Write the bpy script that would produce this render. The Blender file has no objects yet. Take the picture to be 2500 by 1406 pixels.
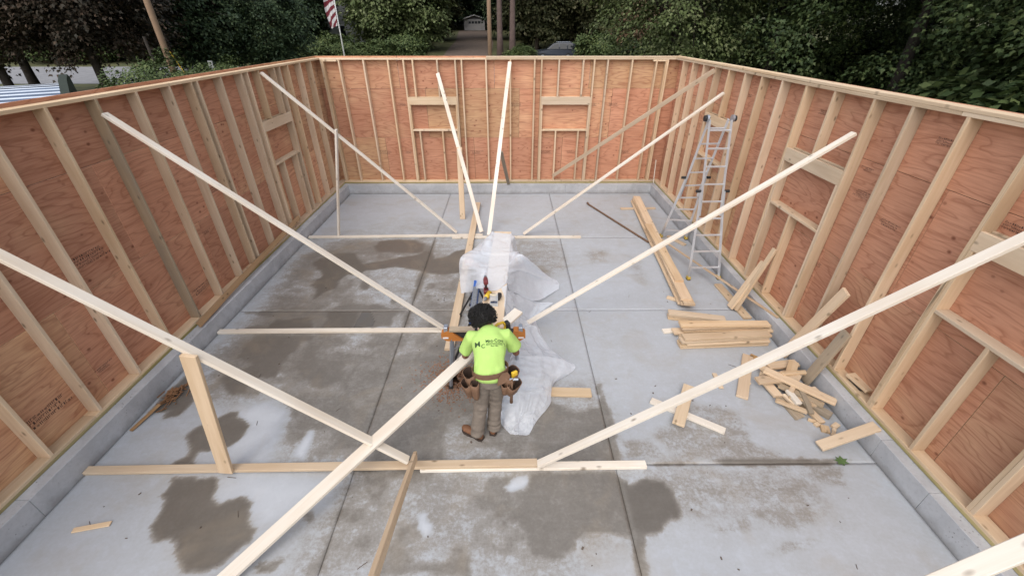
import bpy, bmesh, math, random
import numpy as np
from mathutils import Vector, Matrix, Quaternion
from mathutils.bvhtree import BVHTree

scene = bpy.context.scene
COL = scene.collection
R = math.radians

# ------------------------------------------------------------------ camera
CAM_Z = 4.079
cam_data = bpy.data.cameras.new('camera')
cam_data.sensor_width = 36.0
cam_data.lens = 14.75
cam_data.clip_start = 0.05
cam_data.clip_end = 1500
cam = bpy.data.objects.new('camera', cam_data)
cam.location = (0, 0, CAM_Z)
cam.rotation_euler = (R(90 - 31.894), 0.0, R(-0.363))
COL.objects.link(cam)
scene.camera = cam

# ------------------------------------------------------------------ overcast sky
SUN_EL, SUN_AZ = 50.0, 198.0          # azimuth clockwise from +Y (towards the back wall)
world = bpy.data.worlds.new('World')
scene.world = world
world.use_nodes = True
wn = world.node_tree
for n in list(wn.nodes):
    wn.nodes.remove(n)
sky = wn.nodes.new('ShaderNodeTexSky')
sky.sky_type = 'NISHITA'
sky.sun_disc = False
sky.sun_elevation = R(SUN_EL)
sky.sun_rotation = R(SUN_AZ)
sky.air_density = 1.0
sky.dust_density = 4.0
hsv = wn.nodes.new('ShaderNodeHueSaturation')
hsv.inputs['Saturation'].default_value = 0.62
bg = wn.nodes.new('ShaderNodeBackground')
bg.inputs['Strength'].default_value = 0.15
wo = wn.nodes.new('ShaderNodeOutputWorld')
wn.links.new(sky.outputs[0], hsv.inputs['Color'])
wn.links.new(hsv.outputs[0], bg.inputs['Color'])
wn.links.new(bg.outputs[0], wo.inputs['Surface'])

sun_data = bpy.data.lights.new('sun', 'SUN')
sun_data.energy = 1.4
sun_data.angle = R(130)
sun_data.color = (1.0, 0.965, 0.92)
sun = bpy.data.objects.new('sun', sun_data)
_az, _el = R(SUN_AZ), R(SUN_EL)
_d = Vector((math.sin(_az) * math.cos(_el), math.cos(_az) * math.cos(_el), math.sin(_el)))
sun.rotation_euler = (-_d).to_track_quat('-Z', 'Y').to_euler()
sun.location = (-6, -8, 14)
COL.objects.link(sun)

scene.view_settings.view_transform = 'Standard'
scene.view_settings.look = 'None'
scene.view_settings.exposure = 0.28
scene.view_settings.gamma = 1.0
scene.view_settings.use_curve_mapping = False
scene.cycles.max_bounces = 5
scene.cycles.use_adaptive_sampling = True
scene.cycles.adaptive_threshold = 0.02
scene.cycles.diffuse_bounces = 3
scene.cycles.transparent_max_bounces = 10
scene.cycles.use_denoising = True
scene.cycles.caustics_reflective = False
scene.cycles.caustics_refractive = False

# ------------------------------------------------------------------ node helpers
class NT:
    def __init__(self, name):
        self.m = bpy.data.materials.new(name)
        self.m.use_nodes = True
        self.t = self.m.node_tree
        self.bsdf = self.t.nodes['Principled BSDF']
        self.out = self.t.nodes['Material Output']
    def n(self, typ, **kw):
        nd = self.t.nodes.new('ShaderNode' + typ)
        for k, v in kw.items():
            if k.startswith('i_'):
                key = k[2:]
                nd.inputs[int(key) if key.isdigit() else key].default_value = v
            else:
                setattr(nd, k, v)
        return nd
    def l(self, a, b):
        self.t.links.new(a, b)
    def math(self, op, a, b=None, c=None):
        nd = self.t.nodes.new('ShaderNodeMath')
        nd.operation = op
        for i, v in enumerate((a, b, c)):
            if v is None:
                continue
            if isinstance(v, (int, float)):
                nd.inputs[i].default_value = v
            else:
                self.l(v, nd.inputs[i])
        return nd.outputs[0]
    def mix(self, fac, a, b, blend='MIX'):
        nd = self.t.nodes.new('ShaderNodeMix')
        nd.data_type = 'RGBA'
        nd.blend_type = blend
        nd.clamp_factor = True
        for s, v in ((nd.inputs[0], fac), (nd.inputs[6], a), (nd.inputs[7], b)):
            if isinstance(v, (int, float)):
                s.default_value = v
            elif isinstance(v, (tuple, list)):
                s.default_value = (v[0], v[1], v[2], 1)
            else:
                self.l(v, s)
        return nd.outputs[2]
    def ramp(self, fac, stops, interp='LINEAR'):
        nd = self.t.nodes.new('ShaderNodeValToRGB')
        cr = nd.color_ramp
        cr.interpolation = interp
        while len(cr.elements) < len(stops):
            cr.elements.new(0.5)
        for e, (p, c) in zip(cr.elements, stops):
            e.position = p
            e.color = (c, c, c, 1) if isinstance(c, (int, float)) else (c[0], c[1], c[2], 1)
        self.l(fac, nd.inputs[0])
        return nd.outputs[0]
    def coords(self, scale, offset_random=40.0, which='Object'):
        tc = self.n('TexCoord')
        mp = self.n('Mapping')
        mp.inputs['Scale'].default_value = scale
        self.l(tc.outputs[which], mp.inputs['Vector'])
        if offset_random:
            oi = self.n('ObjectInfo')
            cb = self.n('CombineXYZ')
            v = self.math('MULTIPLY', oi.outputs['Random'], offset_random)
            self.l(v, cb.inputs[0]); self.l(v, cb.inputs[1])
            self.l(self.math('MULTIPLY', v, 0.37), cb.inputs[2])
            self.l(cb.outputs[0], mp.inputs['Location'])
        return mp.outputs[0]
    def noise(self, vec, scale=1.0, detail=3.0, rough=0.55, dist=0.0):
        nd = self.n('TexNoise', i_Scale=scale, i_Detail=detail, i_Roughness=rough, i_Distortion=dist)
        if vec is not None:
            self.l(vec, nd.inputs['Vector'])
        return nd.outputs['Fac']
    def rand(self):
        return self.n('ObjectInfo').outputs['Random']
    def done(self, color, rough=0.7, bump=None, bump_strength=0.2, bump_dist=0.01, metallic=0.0, spec=None):
        b = self.bsdf
        if isinstance(color, (tuple, list)):
            b.inputs['Base Color'].default_value = (color[0], color[1], color[2], 1)
        else:
            self.l(color, b.inputs['Base Color'])
        if isinstance(rough, (int, float)):
            b.inputs['Roughness'].default_value = rough
        else:
            self.l(rough, b.inputs['Roughness'])
        b.inputs['Metallic'].default_value = metallic
        if spec is not None:
            b.inputs['Specular IOR Level'].default_value = spec
        if bump is not None:
            bp = self.n('Bump', i_Strength=bump_strength, i_Distance=bump_dist)
            self.l(bump, bp.inputs['Height'])
            self.l(bp.outputs[0], b.inputs['Normal'])
        return self.m

def plain(name, color, rough=0.6, metallic=0.0, var=0.12, scale=8.0, spec=None):
    t = NT(name)
    v = t.coords((scale,) * 3, 20.0)
    nz = t.noise(v, 1.0, 4.0)
    lo = tuple(c * (1 - var) for c in color)
    hi = tuple(min(1, c * (1 + var)) for c in color)
    return t.done(t.mix(nz, lo, hi), rough, metallic=metallic, spec=spec)

# ------------------------------------------------------------------ materials
def wood(name, light, dark, knot, streak=0.75, val=(0.82, 1.1), knots=1.0, grey=0.0):
    t = NT(name)
    g = t.noise(t.coords((0.9, 16, 16)), 1.0, 5.0, 0.6, 0.6)
    f = t.noise(t.coords((2.5, 150, 150)), 1.0, 2.0)
    big = t.noise(t.coords((1.2, 3, 3)), 1.0, 2.0)
    gr = t.ramp(g, [(0.36, 0.0), (0.62, 1.0)])
    col = t.mix(t.math('MULTIPLY', gr, streak), light, dark)
    col = t.mix(t.math('MULTIPLY', t.ramp(f, [(0.45, 0.0), (0.7, 1.0)]), 0.22), col, dark)
    col = t.mix(t.math('MULTIPLY', t.ramp(big, [(0.45, 0.0), (0.75, 1.0)]), 0.45), col, knot)
    # knots
    vo = t.n('TexVoronoi', i_Scale=1.0, i_Randomness=1.0)
    t.l(t.coords((4.6, 10.0, 0.6)), vo.inputs['Vector'])
    sepc = t.n('SeparateColor')
    t.l(vo.outputs['Color'], sepc.inputs[0])
    here = t.math('GREATER_THAN', sepc.outputs[0], 0.35)
    spot = t.ramp(vo.outputs['Distance'], [(0.05, 1.0), (0.11, 0.55), (0.19, 0.0)])
    kf = t.math('MULTIPLY', t.math('MULTIPLY', spot, here), 0.8 * knots)
    col = t.mix(kf, col, tuple(c * 0.35 for c in knot))
    # board to board
    rnd = t.rand()
    hs = t.n('HueSaturation')
    t.l(col, hs.inputs['Color'])
    t.l(t.math('MULTIPLY_ADD', rnd, val[1] - val[0], val[0]), hs.inputs['Value'])
    r2 = t.math('FRACT', t.math('MULTIPLY', rnd, 7.31))
    t.l(t.math('MULTIPLY_ADD', r2, 0.22, 0.92), hs.inputs['Saturation'])
    out = hs.outputs[0]
    if grey:
        out = t.mix(t.math('MULTIPLY', t.ramp(big, [(0.35, 0.2), (0.6, 1.0)]), grey), out, (0.30, 0.27, 0.22))
    return t.done(out, 0.72, spec=0.3)

M = {}
M['stud'] = wood('framing_lumber', (0.71, 0.56, 0.405), (0.60, 0.45, 0.305), (0.50, 0.345, 0.215))
M['plate'] = wood('plate_lumber', (0.73, 0.59, 0.43), (0.62, 0.475, 0.325), (0.53, 0.37, 0.23))
M['brace'] = wood('brace_lumber', (0.81, 0.76, 0.68), (0.73, 0.655, 0.55), (0.60, 0.48, 0.36), streak=0.7, val=(0.90, 1.06))
M['scrap'] = wood('cutoff_lumber', (0.71, 0.555, 0.39), (0.60, 0.44, 0.285), (0.50, 0.335, 0.20), val=(0.84, 1.12))
M['brown'] = wood('brown_lumber', (0.46, 0.29, 0.145), (0.36, 0.21, 0.10), (0.28, 0.15, 0.07))
M['grey_wood'] = wood('weathered_lumber', (0.47, 0.37, 0.26), (0.37, 0.28, 0.19), (0.26, 0.18, 0.11), grey=0.55)
M['treated'] = wood('treated_lumber', (0.44, 0.37, 0.19), (0.33, 0.29, 0.14), (0.26, 0.21, 0.10), knots=0.5)

def plywood():
    t = NT('fir_plywood')
    rnd = t.rand()
    nz = t.noise(t.coords((0.55, 2.6, 2.6)), 1.0, 3.0, 0.5, 0.4)
    lines = t.math('FRACT', t.math('MULTIPLY', nz, 12.0))
    ln = t.ramp(lines, [(0.0, 1.0), (0.14, 0.35), (0.5, 0.0), (0.86, 0.15), (1.0, 1.0)])
    fine = t.noise(t.coords((3, 70, 70)), 1.0, 3.0)
    patch = t.noise(t.coords((1.1, 1.8, 1.8)), 1.0, 3.0)
    red = t.mix(patch, (0.490, 0.228, 0.138), (0.660, 0.362, 0.240))
    tan = t.mix(patch, (0.560, 0.335, 0.180), (0.700, 0.475, 0.285))
    r2 = t.math('FRACT', t.math('MULTIPLY', rnd, 5.17))
    tint = t.ramp(t.math('ADD', r2, t.math('MULTIPLY', t.math('SUBTRACT', patch, 0.5), 0.9)), [(0.40, 0.0), (0.95, 0.9)])
    col = t.mix(tint, red, tan)
    col = t.mix(t.math('MULTIPLY', ln, 0.52), col, (0.280, 0.105, 0.058))
    col = t.mix(t.math('MULTIPLY', t.ramp(fine, [(0.42, 0.0), (0.7, 1.0)]), 0.38), col, (0.28, 0.095, 0.048))
    # knots strung out in loose columns
    vo = t.n('TexVoronoi', i_Scale=1.0, i_Randomness=1.0)
    t.l(t.coords((5.5, 7.5, 7.5)), vo.inputs['Vector'])
    sep = t.n('SeparateColor')
    t.l(vo.outputs['Color'], sep.inputs[0])
    colm = t.ramp(t.noise(t.coords((1.3, 0.25, 0.25), 90.0), 1.0, 1.0), [(0.42, 0.0), (0.52, 1.0)])
    here = t.math('MULTIPLY', t.math('GREATER_THAN', sep.outputs[1], 0.42), colm)
    spot = t.ramp(vo.outputs['Distance'], [(0.05, 1.0), (0.10, 0.7), (0.17, 0.0)])
    halo = t.ramp(vo.outputs['Distance'], [(0.2, 0.5), (0.45, 0.0)])
    col = t.mix(t.math('MULTIPLY', t.math('MULTIPLY', halo, here), 0.7), col, (0.46, 0.22, 0.14))
    col = t.mix(t.math('MULTIPLY', t.math('MULTIPLY', spot, here), 0.8), col, (0.145, 0.040, 0.022))
    hs = t.n('HueSaturation')
    t.l(col, hs.inputs['Color'])
    t.l(t.math('MULTIPLY_ADD', rnd, 0.32, 0.84), hs.inputs['Value'])
    return t.done(hs.outputs[0], 0.75, spec=0.3)
M['ply'] = plywood()
M['ply_edge'] = plain('plywood_edge', (0.40, 0.20, 0.10), 0.8)
M['ink'] = plain('stamp_ink', (0.085, 0.045, 0.035), 0.8, var=0.5, scale=40)

def slab_mat():
    t = NT('floor_concrete')
    at = t.n('Attribute', attribute_name='stain')
    s = at.outputs['Fac']
    tc = t.n('TexCoord')
    geo = t.n('NewGeometry')
    pos = geo.outputs['Position']
    big = t.noise(pos, 0.9, 5.0, 0.6, 0.6)
    mid = t.noise(pos, 3.0, 9.0, 0.72, 0.5)
    fine = t.noise(pos, 30.0, 4.0, 0.75)
    mp = t.n('Mapping')
    mp.inputs['Rotation'].default_value = (0, 0, 0.6)
    mp.inputs['Scale'].default_value = (1.6, 6.0, 1)
    t.l(pos, mp.inputs['Vector'])
    sweep = t.noise(mp.outputs[0], 1.0, 5.0, 0.65, 0.7)
    midr = t.math('MULTIPLY', t.math('SUBTRACT', mid, 0.5), 0.85)
    fr = t.math('MULTIPLY', t.math('SUBTRACT', fine, 0.5), 0.95)
    sw = t.math('MULTIPLY', t.math('SUBTRACT', sweep, 0.5), 0.60)
    # dampness breaks up most where the slab is half dry
    half = t.ramp(s, [(0.0, 0.32), (0.12, 0.5), (0.3, 1.0), (0.6, 0.8), (0.9, 0.30), (1.0, 0.2)])
    vein = t.noise(pos, 9.0, 5.0, 0.65, 0.4)
    pale = t.math('MULTIPLY', t.ramp(vein, [(0.50, 0.0), (0.66, 1.0)]), -0.22)
    d = t.math('ADD', t.math('ADD', t.math('ADD', midr, fr), sw), pale)
    s2 = t.math('ADD', t.math('ADD', s, t.math('MULTIPLY', d, half)), t.math('MULTIPLY', t.math('SUBTRACT', big, 0.5), 0.12))
    s3 = t.math('MULTIPLY_ADD', s2, 0.5, 0.4)
    col = t.ramp(s3, [(0.10, (0.55, 0.585, 0.63)), (0.36, (0.435, 0.465, 0.505)), (0.46, (0.385, 0.402, 0.420)),
                      (0.58, (0.290, 0.280, 0.264)), (0.74, (0.200, 0.187, 0.168)), (0.90, (0.135, 0.123, 0.107))])
    warm = t.ramp(t.noise(pos, 1.6, 3.0, 0.6, 0.8), [(0.52, 0.0), (0.72, 1.0)])
    col = t.mix(t.math('MULTIPLY', warm, 0.28), col, (0.33, 0.275, 0.20))
    rough = t.ramp(s3, [(0.45, 0.82), (0.7, 0.50), (0.9, 0.34), (1.0, 0.06)])
    return t.done(col, rough)
M['slab'] = slab_mat()
M['joint'] = plain('joint_dirt', (0.13, 0.115, 0.095), 0.9)

def stem_mat():
    t = NT('stem_concrete')
    geo = t.n('NewGeometry')
    pos = geo.outputs['Position']
    a = t.noise(pos, 2.2, 5.0, 0.6, 0.5)
    b = t.noise(pos, 30.0, 4.0, 0.7)
    col = t.mix(t.ramp(a, [(0.35, 0.0), (0.65, 1.0)]), (0.40, 0.412, 0.435), (0.52, 0.535, 0.56))
    col = t.mix(t.math('MULTIPLY', t.ramp(b, [(0.5, 0.0), (0.75, 1.0)]), 0.3), col, (0.26, 0.26, 0.27))
    sp = t.n('SeparateXYZ')
    t.l(pos, sp.inputs[0])
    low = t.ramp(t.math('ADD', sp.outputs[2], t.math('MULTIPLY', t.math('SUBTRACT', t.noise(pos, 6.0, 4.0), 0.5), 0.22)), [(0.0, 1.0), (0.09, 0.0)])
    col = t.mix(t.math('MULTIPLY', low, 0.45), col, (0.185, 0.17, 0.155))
    vo = t.n('TexVoronoi', i_Scale=26.0)
    t.l(pos, vo.inputs['Vector'])
    pm = t.ramp(t.noise(pos, 3.0, 2.0), [(0.52, 0.0), (0.62, 1.0)])
    pit = t.math('MULTIPLY', t.ramp(vo.outputs['Distance'], [(0.12, 1.0), (0.22, 0.0)]), pm)
    col = t.mix(t.math('MULTIPLY', pit, 0.7), col, (0.12, 0.115, 0.11))
    return t.done(col, 0.85, bump=t.math('SUBTRACT', b, pit), bump_strength=0.3, bump_dist=0.006)
M['stem'] = stem_mat()

M['alu'] = plain('aluminium', (0.74, 0.75, 0.77), 0.40, metallic=0.6, var=0.15, scale=14)
M['galv'] = plain('galvanised_steel', (0.42, 0.46, 0.52), 0.42, metallic=0.7, var=0.15)
M['black_plastic'] = plain('black_plastic', (0.022, 0.022, 0.024), 0.55)
M['orange'] = plain('orange_plastic', (0.46, 0.17, 0.035), 0.5)
M['blue'] = plain('blue_plastic', (0.035, 0.12, 0.42), 0.45)
M['grey_plastic'] = plain('grey_plastic', (0.20, 0.215, 0.24), 0.55)
M['yellow'] = plain('yellow_plastic', (0.70, 0.46, 0.035), 0.45)
M['red_tool'] = plain('dark_red_plastic', (0.165, 0.030, 0.035), 0.5)
M['white'] = plain('white_paint', (0.72, 0.73, 0.74), 0.6, var=0.06)
M['yellow_foot'] = plain('yellow_rubber', (0.62, 0.43, 0.06), 0.7)
M['rust'] = plain('rusty_steel', (0.165, 0.095, 0.06), 0.85, var=0.35, scale=20)
M['bark'] = plain('bark', (0.105, 0.082, 0.066), 0.95, var=0.45, scale=6)
M['bark_dark'] = plain('dark_bark', (0.040, 0.033, 0.028), 0.95, var=0.4, scale=6)
M['pole_wood'] = plain('utility_pole_wood', (0.29, 0.195, 0.13), 0.9, var=0.3, scale=3)

# ------------------------------------------------------------------ mesh helpers
def link(o, parent=None, wloc=None):
    COL.objects.link(o)
    if parent is not None:
        o.parent = parent
    return o

def tag(o, label, cat, group=None):
    o['label'] = label
    o['category'] = cat
    if group:
        o['group'] = group
    return o

def empty(name, loc, label=None, cat=None, group=None):
    o = bpy.data.objects.new(name, None)
    o.empty_display_size = 0.2
    o.location = loc
    COL.objects.link(o)
    if label:
        tag(o, label, cat, group)
    return o

class MB:
    """collects simple shapes into one mesh"""
    def __init__(self):
        self.v, self.f = [], []
    def add(self, vs, fs):
        b = len(self.v)
        self.v.extend([tuple(p) for p in vs])
        self.f.extend([tuple(i + b for i in q) for q in fs])
    def box(self, c, s, rot=None, taper=1.0):
        hx, hy, hz = s[0] / 2, s[1] / 2, s[2] / 2
        vs = []
        for z, k in ((-hz, 1.0), (hz, taper)):
            for x, y in ((-hx, -hy), (hx, -hy), (hx, hy), (-hx, hy)):
                p = Vector((x * k, y * k, z))
                if rot is not None:
                    p = rot @ p
                vs.append(p + Vector(c))
        self.add(vs, [(0, 3, 2, 1), (4, 5, 6, 7), (0, 1, 5, 4), (1, 2, 6, 5), (2, 3, 7, 6), (3, 0, 4, 7)])
    def cbox(self, c, s, rot=None, ch=0.004):
        """box with chamfered edges"""
        hx, hy, hz = s[0] / 2, s[1] / 2, s[2] / 2
        ch = min(ch, hx * 0.6, hy * 0.6, hz * 0.6)
        rings = []
        for z, ins in ((-hz, ch), (-hz + ch, 0), (hz - ch, 0), (hz, ch)):
            a, b = hx - ins, hy - ins
            q = ch if ins == 0 else ch * 0.5
            rings.append([(-a + q, -b, z), (a - q, -b, z), (a, -b + q, z), (a, b - q, z), (a - q, b, z), (-a + q, b, z), (-a, b - q, z), (-a, -b + q, z)])
        vs = []
        for rg in rings:
            for p in rg:
                p = Vector(p)
                if rot is not None:
                    p = rot @ p
                vs.append(p + Vector(c))
        fs = [tuple(range(7, -1, -1)), tuple(range(24, 32))]
        for k in range(3):
            for i in range(8):
                j = (i + 1) % 8
                fs.append((k * 8 + i, k * 8 + j, k * 8 + 8 + j, k * 8 + 8 + i))
        self.add(vs, fs)
    def tube(self, pts, rad, sides=8, caps=True, ell=None, ref=None):
        """swept tube; rad a number or one per point; ell = (rx, ry) per point with ref the x direction"""
        pts = [Vector(p) for p in pts]
        n = len(pts)
        if not isinstance(rad, (list, tuple)):
            rad = [rad] * n
        base = len(self.v)
        up = None
        for i, p in enumerate(pts):
            if i == 0:
                t = pts[1] - p
            elif i == n - 1:
                t = p - pts[i - 1]
            else:
                t = (pts[i + 1] - p).normalized() + (p - pts[i - 1]).normalized()
            t = t.normalized() if t.length > 1e-9 else Vector((0, 0, 1))
            if ref is not None:
                a = Vector(ref)
            elif up is None:
                a = Vector((0, 0, 1)) if abs(t.z) < 0.9 else Vector((1, 0, 0))
            else:
                a = up
            a = (a - t * a.dot(t))
            a = a.normalized() if a.length > 1e-6 else t.orthogonal().normalized()
            up = a
            b = t.cross(a)
            rx, ry = (rad[i], rad[i]) if ell is None else ell[i]
            for k in range(sides):
                th = 2 * math.pi * k / sides
                self.v.append(tuple(p + a * (rx * math.cos(th)) + b * (ry * math.sin(th))))
        for i in range(n - 1):
            for k in range(sides):
                k2 = (k + 1) % sides
                self.f.append((base + i * sides + k, base + i * sides + k2, base + (i + 1) * sides + k2, base + (i + 1) * sides + k))
        if caps:
            self.f.append(tuple(base + k for k in range(sides - 1, -1, -1)))
            self.f.append(tuple(base + (n - 1) * sides + k for k in range(sides)))
    def ball(self, c, r, seg=12, rings=8, rot=None):
        if not isinstance(r, (list, tuple)):
            r = (r, r, r)
        vs, fs = [], []
        for i in range(1, rings):
            ph = math.pi * i / rings
            for k in range(seg):
                th = 2 * math.pi * k / seg
                vs.append(Vector((r[0] * math.sin(ph) * math.cos(th), r[1] * math.sin(ph) * math.sin(th), r[2] * math.cos(ph))))
        vs += [Vector((0, 0, r[2])), Vector((0, 0, -r[2]))]
        if rot is not None:
            vs = [rot @ p for p in vs]
        vs = [p + Vector(c) for p in vs]
        for i in range(rings - 2):
            for k in range(seg):
                k2 = (k + 1) % seg
                fs.append((i * seg + k, (i + 1) * seg + k, (i + 1) * seg + k2, i * seg + k2))
        top, bot = len(vs) - 2, len(vs) - 1
        for k in range(seg):
            k2 = (k + 1) % seg
            fs.append((top, k, k2))
            fs.append((bot, (rings - 2) * seg + k2, (rings - 2) * seg + k))
        self.add(vs, fs)
    def prism(self, outline, axis, lo, hi):
        """outline: 2D points; axis 'x','y','z' is the extrusion direction"""
        n = len(outline)
        def mk(p, h):
            return {'x': (h, p[0], p[1]), 'y': (p[0], h, p[1]), 'z': (p[0], p[1], h)}[axis]
        vs = [mk(p, lo) for p in outline] + [mk(p, hi) for p in outline]
        fs = [tuple(range(n - 1, -1, -1)), tuple(range(n, 2 * n))]
        for i in range(n):
            j = (i + 1) % n
            fs.append((i, j, n + j, n + i))
        self.add(vs, fs)
    def mesh(self, name, smooth=False):
        me = bpy.data.meshes.new(name)
        me.from_pydata(self.v, [], self.f)
        bm = bmesh.new()
        bm.from_mesh(me)
        bmesh.ops.recalc_face_normals(bm, faces=bm.faces)
        bm.to_mesh(me)
        bm.free()
        if smooth:
            me.polygons.foreach_set('use_smooth', [True] * len(me.polygons))
        return me
    def build(self, name, mat, parent=None, smooth=False, loc=None):
        """verts are in the parent's local space (or world when there is no parent)"""
        o = bpy.data.objects.new(name, self.mesh(name, smooth))
        o.data.materials.append(mat)
        if loc is not None:
            o.location = loc
        return link(o, parent)

_board_cache = {}
def board_mesh(L, w, t, mat):
    key = (round(L, 3), round(w, 4), round(t, 4), mat.name)
    if key in _board_cache:
        return _board_cache[key]
    m = MB()
    if L < 2.2 or w > 0.3:
        m.cbox((0, 0, 0), (L, w, t), ch=0.0035)
    else:                                    # long sawn lumber is never dead straight
        rb = random.Random(int(L * 1000) + int(w * 1e4))
        by, bz, tw = rb.uniform(-1, 1) * L * 0.0016, rb.uniform(-1, 1) * L * 0.0010, rb.uniform(-1, 1) * 0.02
        ns, ch = 10, 0.0035
        prof = [(-w / 2 + ch, -t / 2), (w / 2 - ch, -t / 2), (w / 2, -t / 2 + ch), (w / 2, t / 2 - ch), (w / 2 - ch, t / 2), (-w / 2 + ch, t / 2), (-w / 2, t / 2 - ch), (-w / 2, -t / 2 + ch)]
        for i in range(ns + 1):
            u = i / ns
            k = math.sin(math.pi * u); ph = 0.4 * math.sin(2 * math.pi * u)
            a = tw * (u - 0.5)
            for (py, pz) in prof:
                m.v.append(((u - 0.5) * L, py * math.cos(a) - pz * math.sin(a) + by * (k + ph), py * math.sin(a) + pz * math.cos(a) + bz * k))
        for i in range(ns):
            for k in range(8):
                k2 = (k + 1) % 8
                m.f.append((i * 8 + k, i * 8 + k2, i * 8 + 8 + k2, i * 8 + 8 + k))
        m.f.append(tuple(range(7, -1, -1))); m.f.append(tuple(ns * 8 + k for k in range(8)))
    me = m.mesh('board')
    me.materials.append(mat)
    _board_cache[key] = me
    return me

def board(name, a, b, w, t, mat, up=(0, 0, 1), parent=None, label=None, cat='board', group=None):
    """a sawn board from a to b (axis end points); w lies across `up`, t along it"""
    a, b = Vector(a), Vector(b)
    x = (b - a)
    L = x.length
    x.normalize()
    z = Vector(up)
    z = (z - x * z.dot(x)).normalized()
    y = z.cross(x)
    o = bpy.data.objects.new(name, board_mesh(L, w, t, mat))
    mat4 = Matrix((x, y, z)).transposed().to_4x4()
    c = (a + b) / 2
    if parent is not None:
        c = c - parent.location
    mat4.translation = c
    link(o, parent)
    o.matrix_local = mat4
    if label:
        tag(o, label, cat, group)
    return o

# smooth value noise for geometry
class VNoise:
    def __init__(self, seed):
        self.g = np.random.RandomState(seed).rand(64, 64, 64).astype(np.float32)
    def __call__(self, p, freq=1.0):
        p = np.asarray(p, dtype=np.float64) * freq
        i = np.floor(p).astype(int)
        f = p - i
        f = f * f * (3 - 2 * f)
        i0, i1 = i % 64, (i + 1) % 64
        g = self.g
        def G(a, b, c):
            return g[a, b, c]
        x0, y0, z0 = i0[..., 0], i0[..., 1], i0[..., 2]
        x1, y1, z1 = i1[..., 0], i1[..., 1], i1[..., 2]
        fx, fy, fz = f[..., 0], f[..., 1], f[..., 2]
        c00 = G(x0, y0, z0) * (1 - fx) + G(x1, y0, z0) * fx
        c10 = G(x0, y1, z0) * (1 - fx) + G(x1, y1, z0) * fx
        c01 = G(x0, y0, z1) * (1 - fx) + G(x1, y0, z1) * fx
        c11 = G(x0, y1, z1) * (1 - fx) + G(x1, y1, z1) * fx
        c0 = c00 * (1 - fy) + c10 * fy
        c1 = c01 * (1 - fy) + c11 * fy
        return c0 * (1 - fz) + c1 * fz - 0.5
VN = VNoise(5)

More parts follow.
